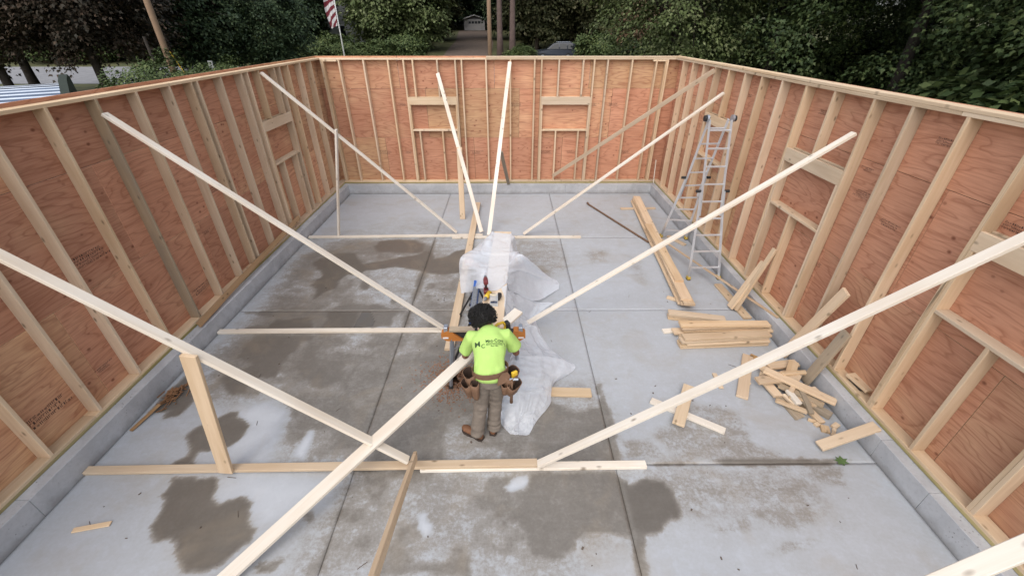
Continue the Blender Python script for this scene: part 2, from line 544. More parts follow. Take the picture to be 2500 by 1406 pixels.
STAINS=[
(0.41,0.5,[(-4.28,5.32),(-4.53,8.69),(-0.88,8.8),(-0.51,3.94),(-4.0,3.96),(-4.43,4.66)]),
(0.43,0.4,[(-3.82,4.11),(0.58,4.09),(0.37,1.78),(-1.83,1.8),(-1.93,2.73),(-2.52,2.94),(-3.04,3.82),(-3.73,3.96)]),
(0.30,0.3,[(0.3,4.09),(1.19,4.08),(1.21,3.15),(1.29,2.91),(1.89,2.95),(2.25,2.84),(3.3,2.83),(3.11,2.28),(2.4,2.31),(1.66,2.29),(1.27,2.12),(0.19,1.79)]),
(0.16,0.3,[(-3.8,8.83),(-3.47,9.29),(-2.49,9.79),(-1.46,9.68),(-1.36,8.82)]),
(0.45,0.2,[(-0.07,8.63),(1.02,8.51),(1.06,8.21),(1.15,7.89),(1.14,7.36),(0.92,7.11),(0.61,6.88),(0.51,6.91),(0.19,7.79),(-0.06,7.93)]),
(0.3,0.15,[(1.63,8.02),(2.08,8.11),(1.97,7.56),(1.67,7.47)]),
(0.2,0.12,[(2.47,7.83),(2.7,7.64),(2.52,6.67),(2.43,6.82)]),
(-0.5,0.15,[(-3.39,3.68),(-3.11,3.77),(-2.84,3.64),(-2.79,3.23),(-2.74,2.93),(-3.05,2.93),(-3.19,3.18),(-3.03,3.39),(-3.28,3.51)]),
(-0.5,0.06,[(-2.42,3.01),(-2.36,3.33),(-2.33,3.14),(-2.31,2.98)]),
(-0.35,0.25,[(-2.88,2.72),(-1.93,2.73),(-1.91,2.44),(-2.17,2.42),(-2.41,2.22),(-2.6,2.46),(-2.97,2.62)]),
(-0.45,0.04,[(-0.06,2.61),(0.04,2.73),(0.16,2.75),(0.2,2.7),(0.14,2.62),(0.0,2.56)]),
(-0.4,0.04,[(-0.89,2.33),(-0.84,2.34),(-0.83,2.27),(-0.76,2.23),(-0.76,2.18),(-0.81,2.13),(-0.87,2.22)]),
(1,0.025,[(-4.03,7.55),(-3.9,7.73),(-3.66,7.99),(-3.26,7.99),(-3.17,7.78),(-2.96,7.47),(-2.83,7.52),(-2.46,7.72),(-1.93,7.9),(-1.79,8.09),(-1.63,8.04),(-1.56,7.69),(-1.31,7.82),(-1.16,8.06),(-0.95,8.14),(-0.82,7.98),(-0.89,7.27),(-1.01,7.09),(-1.39,7.04),(-1.61,7.13),(-1.76,7.23),(-2.26,7.37),(-2.58,7.28),(-2.83,7.19),(-2.9,7.05),(-3.13,7.05),(-3.23,6.83),(-3.19,6.58),(-3.37,6.38),(-3.46,6.19),(-3.52,6.5),(-3.69,6.66),(-3.67,6.83),(-3.6,7.05),(-3.69,7.21),(-3.87,7.33)]),
(1,0.025,[(-2.97,8.27),(-2.91,8.53),(-2.54,8.65),(-2.14,8.59),(-1.87,8.38),(-1.83,8.04),(-2.02,7.96),(-2.52,7.99),(-2.8,8.01)]),
(0.8,0.03,[(-4.48,5.79),(-4.26,5.82),(-3.91,5.91),(-3.54,5.97),(-3.36,5.87),(-3.08,5.87),(-2.9,6.04),(-2.81,6.13),(-2.6,6.04),(-2.26,6.04),(-2.02,5.9),(-1.91,5.93),(-1.87,5.78),(-1.95,5.69),(-1.9,5.4),(-2.48,5.35),(-3.09,5.35),(-3.3,5.63),(-3.41,5.7),(-3.85,5.57),(-3.89,5.51),(-3.89,5.35),(-4.23,5.35),(-4.15,5.42),(-3.9,5.45),(-3.9,5.64),(-4.16,5.74)]),
(1,0.03,[(-3.85,5.59),(-3.35,5.67),(-3.11,5.35),(-3.89,5.35)]),
(1,0.02,[(-2.7,5.87),(-2.54,5.83),(-2.5,5.35),(-3.04,5.35),(-2.98,5.6),(-3.07,5.83)]),
(0.9,0.03,[(-3.97,5.19),(-3.2,5.2),(-3.01,5.17),(-3.06,5.03),(-3.18,5.03),(-3.18,4.81),(-3.35,4.66),(-3.27,4.41),(-3.23,4.27),(-3.63,4.41),(-3.58,4.61),(-3.97,4.66),(-3.98,4.9)]),
(0.8,0.03,[(-3.06,5.03),(-2.87,5.0),(-2.8,4.63),(-2.56,4.63),(-2.38,4.6),(-2.33,4.34),(-2.35,4.18),(-2.5,4.03),(-2.65,4.09),(-2.73,4.2),(-2.86,4.25),(-3.01,4.46),(-3.04,4.66)]),
(0.62,0.03,[(-1.96,4.86),(-1.91,5.14),(-1.74,4.86),(-1.7,4.83),(-1.7,4.29),(-1.68,3.95),(-2.17,3.95),(-2.24,4.18),(-2.17,4.45)]),
(0.9,0.03,[(-3.94,4.25),(-3.71,4.37),(-3.2,4.08),(-3.51,4.19),(-3.5,3.97),(-3.69,3.96)]),
(0.75,0.08,[(-1.33,4.6),(-1.26,4.91),(-1.11,5.1),(-0.6,5.1),(-0.53,4.17),(-0.74,4.17),(-1.17,4.4)]),
(0.85,0.015,[(-2.77,6.62),(-2.78,6.79),(-2.69,6.85),(-2.59,6.76),(-2.57,6.58),(-2.65,6.48),(-2.73,6.52)]),
(0.8,0.015,[(-2.09,6.08),(-2.09,6.19),(-2.03,6.28),(-1.92,6.27),(-1.94,6.15),(-2.02,6.06)]),
(0.7,0.02,[(-1.55,6.57),(-1.5,6.72),(-1.4,6.7),(-1.36,6.57),(-1.44,6.48)]),
(0.6,0.02,[(-1.53,6.22),(-1.5,6.33),(-1.39,6.32),(-1.38,6.18),(-1.49,6.14)]),
(0.75,0.03,[(-1.72,8.58),(-1.65,8.58),(-1.61,7.0),(-1.64,6.34),(-1.68,6.11),(-1.66,5.69),(-1.67,5.31),(-1.72,5.34),(-1.73,5.83),(-1.73,6.34),(-1.74,7.09)]),
(0.8,0.03,[(-1.7,4.94),(-1.69,5.19),(-1.65,5.11),(-1.68,4.91)]),
(0.95,0.03,[(-3.6,2.75),(-3.14,2.74),(-3.07,2.65),(-3.03,2.53),(-2.94,2.46),(-2.75,2.54),(-2.62,2.45),(-2.56,2.29),(-2.42,2.21),(-2.41,2.11),(-2.55,1.93),(-2.69,1.85),(-2.88,1.85),(-3.0,1.94),(-3.08,2.08),(-3.2,2.16),(-3.31,2.11),(-3.44,2.25),(-3.44,2.36),(-3.49,2.51),(-3.58,2.55),(-3.55,2.62)]),
(0.9,0.03,[(-3.73,2.9),(-3.7,2.96),(-3.59,3.02),(-3.81,3.27),(-3.78,3.41),(-3.66,3.53),(-3.52,3.63),(-3.4,3.67),(-3.36,3.55),(-3.15,3.45),(-3.16,3.26),(-3.21,3.15),(-3.35,3.11),(-3.53,3.07),(-3.54,2.96),(-3.48,2.9)]),
(0.9,0.03,[(-4.48,3.65),(-4.25,3.7),(-4.25,3.56),(-4.09,3.61),(-4.05,3.79),(-4.13,3.99),(-4.45,4.32),(-4.48,4.14),(-4.52,3.9)]),
(0.9,0.03,[(-3.96,4.69),(-3.9,4.83),(-3.54,4.94),(-3.19,4.98),(-3.26,4.76),(-3.26,4.55),(-3.23,4.28),(-3.43,4.25),(-3.6,4.07),(-3.61,3.93),(-3.82,4.1),(-3.94,4.26),(-3.8,4.35),(-3.66,4.51)]),
(0.75,0.03,[(0.24,2.78),(1.13,2.79),(1.21,2.7),(1.25,2.62),(1.27,2.44),(1.27,2.14),(1.17,2.07),(1.12,2.1),(0.84,2.14),(0.67,2.17),(0.59,2.02),(0.4,1.9),(0.2,1.96),(0.13,2.16),(0.04,2.3),(0.14,2.53)]),
(0.95,0.03,[(1.21,2.7),(1.25,2.62),(1.43,2.72),(1.61,2.68),(1.68,2.57),(1.69,2.36),(1.66,2.29),(1.5,2.23),(1.44,2.15),(1.27,2.14),(1.19,2.21)]),
(0.75,0.03,[(1.14,2.15),(1.27,2.14),(1.19,1.78),(1.13,1.78),(1.13,1.95)]),
(0.72,0.05,[(0.28,3.63),(0.52,3.8),(0.83,3.63),(1.11,3.65),(1.21,3.49),(1.21,3.15),(1.26,2.93),(0.25,2.92)]),
(0.7,0.03,[(1.17,4.08),(1.21,4.08),(1.25,3.36),(1.24,2.99),(1.18,2.95),(1.14,2.99)]),
(0.34,0.05,[(1.29,3.19),(1.63,3.21),(1.69,3.01),(1.27,2.95)]),
(0.30,0.05,[(2.35,3.74),(2.63,3.74),(2.84,3.57),(2.81,3.14),(2.92,3.04),(3.17,2.94),(2.53,2.91),(1.9,2.97),(1.66,3.29)]),
(0.9,0.02,[(1.51,2.89),(2.37,2.93),(2.62,2.94),(3.27,2.91),(3.94,2.92),(3.92,2.89),(3.16,2.88),(2.64,2.86),(2.19,2.89),(1.54,2.87)]),
(0.40,0.05,[(2.43,2.39),(2.95,2.39),(3.1,2.33),(2.84,2.2),(2.74,2.16),(2.55,2.2),(2.42,2.3)]),
(0.4,0.06,[(3.27,2.83),(3.62,2.83),(3.5,2.61),(3.29,2.69)]),
(0.4,0.05,[(2.55,2.06),(2.91,2.09),(2.79,2.01),(2.35,1.95)]),
(0.4,0.05,[(2.0,2.17),(2.3,2.26),(2.26,2.2),(2.11,2.16)]),
(0.65,0.03,[(-1.2,1.97),(-1.1,2.07),(-0.94,2.03),(-0.88,1.92),(-0.56,1.91),(-0.55,2.03),(-0.45,2.04),(-0.38,1.96),(-0.36,1.79),(-1.19,1.79)]),
(0.65,0.03,[(-1.45,2.09),(-1.36,2.15),(-1.29,2.07),(-1.35,2.01)]),
(0.6,0.04,[(-2.04,2.33),(-1.99,2.37),(-1.92,2.32),(-1.93,2.27)]),
(0.6,0.04,[(-2.31,1.91),(-2.13,1.91),(-2.03,1.96),(-2.1,1.85),(-2.22,1.83)]),
(0.6,0.06,[(-0.79,3.9),(-0.54,3.63),(-0.48,3.32),(-0.31,3.16),(-0.07,3.03),(-0.41,2.97),(-0.46,2.92),(0.47,2.91),(0.56,3.85),(-0.16,3.41)]),
(0.62,0.03,[(-2.19,4.03),(-1.69,4.1),(-1.71,3.59),(-1.89,3.63),(-2.17,3.95)]),
(0.6,0.03,[(-2.23,3.68),(-2.18,3.74),(-2.09,3.68),(-2.11,3.59)]),
]
SHEET_A =[
  [ (-0.34,7.16,0.800),(-0.32,7.07,0.860),(-0.29,7.00,0.905),(0.04,6.98,0.905),(0.09,7.19,0.720),(0.11,7.59,0.350),(0.05,7.84,0.020) ],
  [ (-0.68,6.65,0.720),(-0.52,6.59,0.820),(-0.36,6.42,0.905),(-0.00,6.42,0.905),(0.08,6.52,0.800),(0.13,6.88,0.450),(0.14,7.26,0.020) ],
  [ (-0.80,6.06,0.885),(-0.59,6.03,0.895),(-0.39,5.88,0.905),(-0.05,5.88,0.905),(0.12,6.10,0.895),(0.26,6.12,0.885),(0.54,6.82,0.150) ],
  [ (-0.83,6.08,0.550),(-0.63,5.89,0.660),(-0.40,5.46,0.905),(-0.09,5.46,0.905),(0.17,6.04,0.600),(0.50,6.47,0.250),(0.89,6.77,0.020) ],
  [ (-0.79,5.81,0.360),(-0.60,5.63,0.500),(-0.40,5.08,0.905),(-0.12,5.08,0.905),(0.09,5.60,0.500),(0.46,6.00,0.080),(0.90,6.48,0.020) ],
]
SHEET_B =[
  [ (-0.12,5.12,0.88),(-0.03,5.25,0.75),(0.11,5.60,0.50),(0.46,6.00,0.08),(0.75,6.02,0.02) ],
  [ (-0.07,4.82,0.87),(0.00,4.96,0.70),(0.13,5.29,0.40),(0.30,5.55,0.06),(0.46,5.66,0.02) ],
  [ (-0.05,4.46,0.85),(0.06,4.71,0.60),(0.18,4.89,0.35),(0.32,5.16,0.15),(0.45,5.29,0.05) ],
  [ (0.05,4.30,0.60),(0.14,4.40,0.45),(0.26,4.49,0.30),(0.45,4.71,0.12),(0.61,4.77,0.03) ],
  [ (-0.03,4.16,0.30),(0.11,4.20,0.40),(0.31,4.23,0.34),(0.59,4.33,0.20),(0.92,4.42,0.02) ],
  [ (-0.11,3.96,0.20),(0.05,3.86,0.36),(0.26,3.84,0.33),(0.46,3.96,0.18),(0.59,4.11,0.02) ],
  [ (-0.10,3.64,0.10),(0.02,3.60,0.24),(0.20,3.61,0.22),(0.36,3.69,0.11),(0.50,3.74,0.02) ],
  [ (-0.12,3.46,0.02),(-0.00,3.37,0.05),(0.12,3.43,0.05),(0.25,3.47,0.04),(0.33,3.48,0.02) ],
  [ (-0.00,3.28,0.01),(0.06,3.27,0.01),(0.13,3.26,0.02),(0.21,3.27,0.01),(0.23,3.29,0.01) ],
]
# ------------------------------------------------------------------ dimensions (metres)
XL_C, XR_C, YB_C = -4.574, 4.041, 11.697     # inner faces of the concrete stem walls
XL, XR, YB = -4.702, 4.169, 11.825           # inner faces of the framing
Y0 = -0.55                                    # where the modelled room starts, behind the camera
HC = 0.263                                    # stem wall height
Z_SILL, Z_PLATE, Z_TOP = HC + 0.038, HC + 0.076, 3.381
SW = 0.038                                    # two-by thickness
SD = 0.140                                    # stud depth
OC = 0.6096                                   # studs 24 inches on centre

# ------------------------------------------------------------------ slab floor
def poly_sd(px, py, poly):
    d = np.full(px.shape, 1e9)
    inside = np.zeros(px.shape, bool)
    n = len(poly)
    for i in range(n):
        x1, y1 = poly[i]
        x2, y2 = poly[(i + 1) % n]
        ex, ey = x2 - x1, y2 - y1
        l2 = ex * ex + ey * ey + 1e-12
        t = np.clip(((px - x1) * ex + (py - y1) * ey) / l2, 0, 1)
        d = np.minimum(d, np.hypot(px - x1 - t * ex, py - y1 - t * ey))
        c = ((y1 > py) != (y2 > py)) & (px < (x2 - x1) * (py - y1) / (y2 - y1 + 1e-12) + x1)
        inside ^= c
    return np.where(inside, d, -d)

def stain_field(x, y):
    p3 = np.stack([x, y, np.zeros_like(x)], -1)
    wob = 0.06 * VN(p3 + 7.1, 2.6) + 0.035 * VN(p3 + 3.3, 7.0) + 0.03 * VN(p3 + 1.7, 19.0)
    s = 0.02 + 0.10 * VN(p3 + 11.0, 0.8)
    for val, soft, poly in STAINS:
        soft = max(soft, 0.02)
        xs = [q[0] for q in poly]; ys = [q[1] for q in poly]
        mrg = soft + 0.2
        sel = np.where((x > min(xs) - mrg) & (x < max(xs) + mrg) & (y > min(ys) - mrg) & (y < max(ys) + mrg))[0]
        if not len(sel):
            continue
        k = 1.0 if soft < 0.1 else 2.2
        d = poly_sd(x[sel], y[sel], poly) + wob[sel] * k
        m = np.clip((d + soft) / (2 * soft), 0, 1)
        m = m * m * (3 - 2 * m)
        if val > 0:
            s[sel] = np.maximum(s[sel], s[sel] * (1 - m) + val * m)
        else:
            s[sel] = s[sel] * (1 - m) + val * m
    blot = VN(p3 + 21.0, 0.85) + 0.5 * VN(p3 + 31.0, 2.3) + 0.25 * VN(p3 + 41.0, 6.0) + 0.12 * VN(p3 + 51.0, 17.0)
    bm_ = np.clip((blot - 0.05) / 0.10, 0, 1); bm_ = bm_ * bm_ * (3 - 2 * bm_)
    zone = np.clip((s - 0.22) / 0.15, 0, 1) * np.clip((0.62 - s) / 0.1, 0, 1) * np.clip((1.35 - x) / 0.3, 0, 1)
    s = s + 0.26 * bm_ * zone - 0.14 * (1 - bm_) * zone * np.clip((0.02 - blot) / 0.15, 0, 1)
    # standing water left in one hollow
    d = poly_sd(x, y, [(-2.50, 5.80), (-2.36, 5.83), (-2.2, 5.53), (-2.2, 5.41), (-2.51, 5.36)])
    s = np.where(d > 0.0, np.maximum(s, 1.25), s)
    return s

floor_base = MB()
floor_base.box(((XL_C + XR_C) / 2, (Y0 + YB_C) / 2, -0.06), (XR_C - XL_C, YB_C - Y0, 0.088))
floor = floor_base.build('floor', M['joint'])
floor['kind'] = 'structure'
JX = [XL_C + 0.004, -1.69, 1.15, XR_C - 0.004]
JY = [Y0, 2.885, 5.84, 8.735, YB_C - 0.004]
GAP = 0.007
for ix in range(3):
    for iy in range(4):
        x0, x1 = JX[ix] + GAP / 2, JX[ix + 1] - GAP / 2
        y0, y1 = JY[iy] + GAP / 2, JY[iy + 1] - GAP / 2
        res = 0.032 if iy < 2 else 0.045
        nx, ny = int((x1 - x0) / res), int((y1 - y0) / res)
        gx, gy = np.meshgrid(np.linspace(x0, x1, nx), np.linspace(y0, y1, ny))
        gx, gy = gx.ravel(), gy.ravel()
        zz = np.zeros_like(gx)
        edge = np.minimum.reduce([gx - x0, x1 - gx, gy - y0, y1 - gy])
        zz = np.where(edge < 1e-6, -0.003, zz)
        top = np.stack([gx, gy, zz], -1)
        idx = np.arange(nx * ny).reshape(ny, nx)
        quads = np.stack([idx[:-1, :-1], idx[:-1, 1:], idx[1:, 1:], idx[1:, :-1]], -1).reshape(-1, 4)
        # skirt
        ring = np.concatenate([idx[0, :], idx[1:, -1], idx[-1, -2::-1], idx[-2:0:-1, 0]])
        base = len(top)
        sk = top[ring].copy(); sk[:, 2] = -0.014
        allv = np.concatenate([top, sk])
        nr = len(ring)
        r0 = np.arange(nr); r1 = (r0 + 1) % nr
        skq = np.stack([ring[r1], ring[r0], base + r0, base + r1], -1)
        faces = np.concatenate([quads, skq])
        me = bpy.data.meshes.new('slab_panel')
        me.vertices.add(len(allv)); me.vertices.foreach_set('co', allv.astype(np.float32).ravel())
        me.loops.add(faces.size); me.loops.foreach_set('vertex_index', faces.astype(np.int32).ravel())
        me.polygons.add(len(faces))
        me.polygons.foreach_set('loop_start', np.arange(0, faces.size, 4, dtype=np.int32))
        me.update(calc_edges=True)
        at = me.attributes.new('stain', 'FLOAT', 'POINT')
        at.data.foreach_set('value', stain_field(allv[:, 0], allv[:, 1]).astype(np.float32))
        me.materials.append(M['slab'])
        o = bpy.data.objects.new('slab_panel', me)
        link(o, floor)

# ------------------------------------------------------------------ concrete stem walls
def stem(name, label, axis, lo, hi, face, back, cuts):
    root = empty(name, ((face + back) / 2, (lo + hi) / 2, 0) if axis == 'y' else ((lo + hi) / 2, (face + back) / 2, 0), label, 'concrete wall')
    root['kind'] = 'thing'
    ends = [lo] + cuts + [hi]
    for a, b in zip(ends[:-1], ends[1:]):
        m = MB()
        L = b - a - 0.003
        c = (a + b) / 2
        wdt = abs(back - face)
        mid = (face + back) / 2
        ctr = (mid, c, HC / 2 - 0.15) if axis == "y" else (c, mid, HC / 2 - 0.15)
        size = (wdt, L, HC + 0.30) if axis == "y" else (L, wdt, HC + 0.30)
        m.cbox(tuple(Vector(ctr) - root.location), size, ch=0.004)
        m.build('concrete_segment', M['stem'], root)
    return root
stem('stem_wall', 'low grey concrete stem wall under the left framed wall', 'y', Y0, YB_C - 0.002, XL_C, XL - 0.155, [0.95, 2.35, 4.75, 7.15, 9.5])
stem('stem_wall', 'low grey concrete stem wall under the right framed wall', 'y', Y0, YB_C - 0.002, XR_C, XR + 0.155, [1.75, 2.37, 2.98, 5.4, 6.35, 8.6, 10.4])
stem('stem_wall', 'low grey concrete stem wall under the back framed wall', 'x', XL - 0.155, XR + 0.155, YB_C, YB + 0.155, [-3.4, -0.9, 1.6, 3.1])

# ------------------------------------------------------------------ framed walls
rng = random.Random(11)
def ink_mesh(seed, w, h):
    """rows of small printed strokes, the grade stamp on a plywood sheet"""
    r = random.Random(seed)
    m = MB()
    rows = r.choice([3, 4])
    rh = h / rows
    for k in range(rows):
        x = -w / 2 + (r.uniform(0, 0.15) * w if k else 0)
        end = w / 2 - r.uniform(0, 0.35) * w
        while x < end:
            cw = r.uniform(0.3, 0.7) * rh
            zc = h / 2 - (k + 0.5) * rh
            hh = rh * r.uniform(0.55, 0.8)
            kind = r.random()
            if kind < 0.3:
                parts = [(x + cw * 0.15, zc, cw * 0.22, hh), (x + cw * 0.5, zc + hh * 0.4, cw * 0.7, hh * 0.2)]
            elif kind < 0.6:
                parts = [(x + cw * 0.2, zc, cw * 0.22, hh), (x + cw * 0.75, zc, cw * 0.22, hh)]
            elif kind < 0.8:
                parts = [(x + cw * 0.5, zc, cw * 0.75, hh * 0.25), (x + cw * 0.5, zc - hh * 0.4, cw * 0.75, hh * 0.2)]
            else:
                parts = [(x + cw * 0.45, zc, cw * 0.6, hh * 0.9)]
            for (px, pz, pw, ph) in parts:
                b = len(m.v)
                m.v += [(px - pw / 2, 0, pz - ph / 2), (px + pw / 2, 0, pz - ph / 2), (px + pw / 2, 0, pz + ph / 2), (px - pw / 2, 0, pz + ph / 2)]
                m.f.append((b, b + 1, b + 2, b + 3))
            x += cw * 1.15
    me = bpy.data.meshes.new('ink_stamp')
    me.from_pydata(m.v, [], m.f)
    me.materials.append(M['ink'])
    return me
INK = [ink_mesh(s, 0.5, 0.13) for s in range(5)]

def framed_wall(name, label, axis, plane, out, lo, hi, studs, windows, extra, second_plate, stamps, seams, plate_cuts, joint_off):
    """axis: direction the wall runs; plane: inner framing face; out: sign towards outdoors"""
    mid = plane + out * SD / 2
    def P(u, z, off=None):
        o = mid if off is None else off
        return (o, u, z) if axis == 'y' else (u, o, z)
    root = empty(name, P((lo + hi) / 2, HC), label, 'framed wall')
    root['kind'] = 'thing'
    nrm = (out, 0, 0) if axis == 'y' else (0, out, 0)
    along = (0, 1, 0) if axis == 'y' else (1, 0, 0)
    def vert(nm, u, z0, z1, mat='stud'):
        board(nm, P(u, z0), P(u, z1), SD, SW, M[mat], up=along, parent=root)
    ends = [lo] + plate_cuts + [hi]
    for a, b in zip(ends[:-1], ends[1:]):
        board('bottom_plate', P(a + 0.002, Z_SILL + SW / 2), P(b - 0.002, Z_SILL + SW / 2), SD, SW, M['plate'], parent=root)
        board('top_plate', P(a + 0.002, Z_TOP + SW / 2), P(b - 0.002, Z_TOP + SW / 2), SD, SW, M['plate'], parent=root)
    for a, b in zip([lo] + [c + 0.7 for c in plate_cuts], [c + 0.7 for c in plate_cuts] + [hi]):
        board('sill_plate', P(a + 0.002, HC + SW / 2 + 0.001), P(b - 0.002, HC + SW / 2 + 0.001), SD + 0.008, SW - 0.002, M['treated'], parent=root)
    for a, b in second_plate:
        board('top_plate', P(a + 0.002, Z_TOP + SW * 1.5 + 0.001), P(b - 0.002, Z_TOP + SW * 1.5 + 0.001), SD, SW - 0.002, M['plate'], parent=root)
    def in_win(u):
        return any(w0 - 0.03 < u < w1 + 0.03 for (w0, w1, *_) in windows)
    for u in studs:
        if not in_win(u):
            vert('stud', u, Z_PLATE, Z_TOP, 'grey_wood' if (axis == 'y' and out < 0 and abs(u - 5.22) < 0.1) else 'stud')
    for u in extra:
        vert('stud', u, Z_PLATE, Z_TOP)
    for (w0, w1, zs, zh0, zh1) in windows:      # rough opening w0..w1, sill top, header bottom and top
        vert('jack_stud', w0 - SW / 2, Z_PLATE, zh0)
        vert('jack_stud', w1 + SW / 2, Z_PLATE, zh0)
        vert('king_stud', w0 - SW * 1.5, Z_PLATE, Z_TOP)
        vert('king_stud', w1 + SW * 1.5, Z_PLATE, Z_TOP)
        zc = (zh0 + zh1) / 2
        for k, off in enumerate((plane + out * (SW / 2), plane + out * (SD - SW / 2))):
            board('header', P(w0 - SW, zc, off), P(w1 + SW, zc, off), zh1 - zh0, SW, M['plate'], up=nrm, parent=root)
        board('rough_sill', P(w0, zs - SW / 2), P(w1, zs - SW / 2), SD, SW, M['plate'], parent=root)
        for u in studs:
            if w0 + 0.05 < u < w1 - 0.05:
                vert('cripple_stud', u, zh1, Z_TOP)
                vert('cripple_stud', u, Z_PLATE, zs - SW)
    # plywood, long edges level, courses staggered
    sh = plane + out * (SD + 0.0065)
    zrow = [(HC + 0.012, 1.494), (1.499, 2.715), (2.720, 3.457 if not seams else seams)]
    for r, (z0, z1) in enumerate(zrow):
        u = lo - 0.15 - (joint_off[r] % 2.438)
        while u < hi + 0.15:
            a, b = max(u, lo - 0.152), min(u + 2.432, hi + 0.152)
            if b - a > 0.05:
                zc = (z0 + z1) / 2
                board('plywood_sheet', P(a, zc, sh), P(b, zc, sh), z1 - z0, 0.0125, M['ply'], up=nrm, parent=root)
            u += 2.438
    for i, (u, z, k) in enumerate(stamps):
        o = bpy.data.objects.new('ink_stamp', INK[i % 5])
        link(o, root)
        inner = plane + out * (SD - 0.0012)
        xax = Vector(along) * (-out if axis == 'y' else 1)
        if axis == 'y':
            xax = Vector((0, 1, 0)) if out > 0 else Vector((0, 1, 0))
        zax = Vector((0, 0, 1))
        yax = zax.cross(xax)
        mt = Matrix((xax * k, yax, zax * min(k, 1.1))).transposed().to_4x4()
        mt.translation = Vector(P(u, z, inner)) - root.location
        o.matrix_local = mt
    return root

WZ = (1.73, 2.345, 2.528)
left_studs = [2.76 + OC * k + SW / 2 for k in range(-5, 15)]
left_wall = framed_wall('framed_wall', 'left stud wall with red plywood sheathing and a single window opening', 'y', XL, -1, Y0 + 0.1, YB + SD,
    left_studs, [(8.531, 9.657, *WZ)], [6.91, 8.28], [],
    [(4.34, 1.83, 1.25), (5.65, 0.6, 0.9), (3.79, 0.64, 0.5), (3.1, 0.66, 1.2), (6.76, 1.82, 0.8), (9.54, 1.6, 0.35), (9.0, 1.95, 0.3), (6.2, 1.3, 0.4)], None, [3.3, 7.2], [0.6, 1.8, 0.2])
back_studs = [-4.233 + OC * i for i in range(14)]
back_wall = framed_wall('framed_wall', 'back stud wall with red plywood sheathing and two window openings', 'x', YB, 1, XL + 0.004, XR - 0.004,
    back_studs, [(-2.574, -1.40, *WZ), (0.876, 2.08, *WZ)], [XL + 0.03, XL + 0.07, 3.93, 3.97], [(-0.57, XR - 0.004)],
    [(-2.8, 2.33, 0.5), (0.18, 2.33, 0.75), (2.24, 2.33, 0.6), (2.78, 2.33, 0.6), (-3.47, 1.1, 0.8), (-2.79, 1.1, 0.5), (-1.53, 1.1, 0.4), (-0.9, 1.1, 0.75), (1.05, 1.1, 0.7), (1.73, 1.1, 0.6), (3.23, 1.1, 0.75)], None, [-0.57], [1.0, 2.2, 0.4])
for (a, b) in ((XL + 0.05, XL + 0.42), (3.60, 3.98)):
    board('corner_block', (a, YB + 0.07, Z_TOP - 0.020), (b, YB + 0.07, Z_TOP - 0.020), 0.139, SW, M['plate'], parent=back_wall)
right_studs = [11.32 - OC * k + SW / 2 for k in range(0, 20) if k not in (3, 5, 10, 15)]
WR = (1.73, 2.36, 2.545)
right_wall = framed_wall('framed_wall', 'right stud wall with pink plywood sheathing and three window openings', 'y', XR, 1, Y0 + 0.1, YB + SD,
    right_studs, [(8.316, 9.462, *WR), (5.226, 6.402, *WR), (2.178, 3.352, *WR)], [], [(Y0 + 0.1, 7.2), (7.2, YB + SD)],
    [(4.93, 2.34, 0.7), (4.24, 3.11, 0.6), (8.18, 3.03, 0.4), (6.13, 3.08, 0.5), (4.4, 2.17, 0.6), (5.98, 3.0, 0.4), (3.27, 2.62, 0.6), (5.02, 2.62, 0.4), (5.19, 1.26, 0.5), (7.3, 1.0, 0.5)], None, [4.1, 8.0], [1.6, 0.3, 2.0])
# ------------------------------------------------------------------ temporary braces
T4, T6 = 0.089, 0.140
def brace(a, b, label, w=T4, mat='brace', up=(0, 0, 1), name='wall_brace', cat='brace', t=SW):
    return board(name, a, b, w, t, M[mat], up=up, label=label, cat=cat, group='diagonal wall braces')
brace((-1.22, 8.90, 0.06), (-4.68, 8.90, 3.34), 'pale brace from the far window of the left wall down to the far floor board', up=(1, 0, 1))
brace((-1.02, 5.25, 0.06), (-4.69, 5.22, 3.22), 'pale brace running from the middle of the left wall down to the sawhorse')
brace((-1.10, 2.86, 0.125), (-4.69, 2.86, 3.34), 'pale brace in the left foreground running down to the nearest floor board')
brace((0.32, 8.80, 0.06), (4.15, 8.85, 2.99), 'thin pale brace behind the ladder down to the far floor board', up=(-1, 0, 1))
brace((0.18, 5.32, 0.05), (4.15, 5.24, 2.99), 'white brace from the middle right window opening down to the plastic sheet')
brace((0.30, 2.83, 0.085), (4.15, 2.80, 3.02), 'long pale brace in the right foreground down to the nearest floor board')
brace((-0.47, 8.72, 0.06), (0.02, 11.79, 3.33), 'white upright brace right of centre on the back wall', up=(0, -1, 0))
brace((-0.64, 8.86, 0.08), (-1.79, 11.79, 3.08), 'pale upright brace left of centre on the back wall', up=(0, -1, 0))
brace((4.14, 9.46, 3.33), (1.24, 11.79, 0.49), 'tan board crossing the back right corner from wall top to window', mat='stud', up=(0, -1, 0.2))
brace((-1.03, 2.915, 0.13), (-0.80, 0.90, 1.45), 'narrow board on edge rising from the nearest floor board towards the front', mat='stud', up=(1, 0, 0.1))
brace((0.28, 0.745, 0.05), (4.10, 1.245, 3.40), 'pale brace cutting the bottom right corner of the picture')
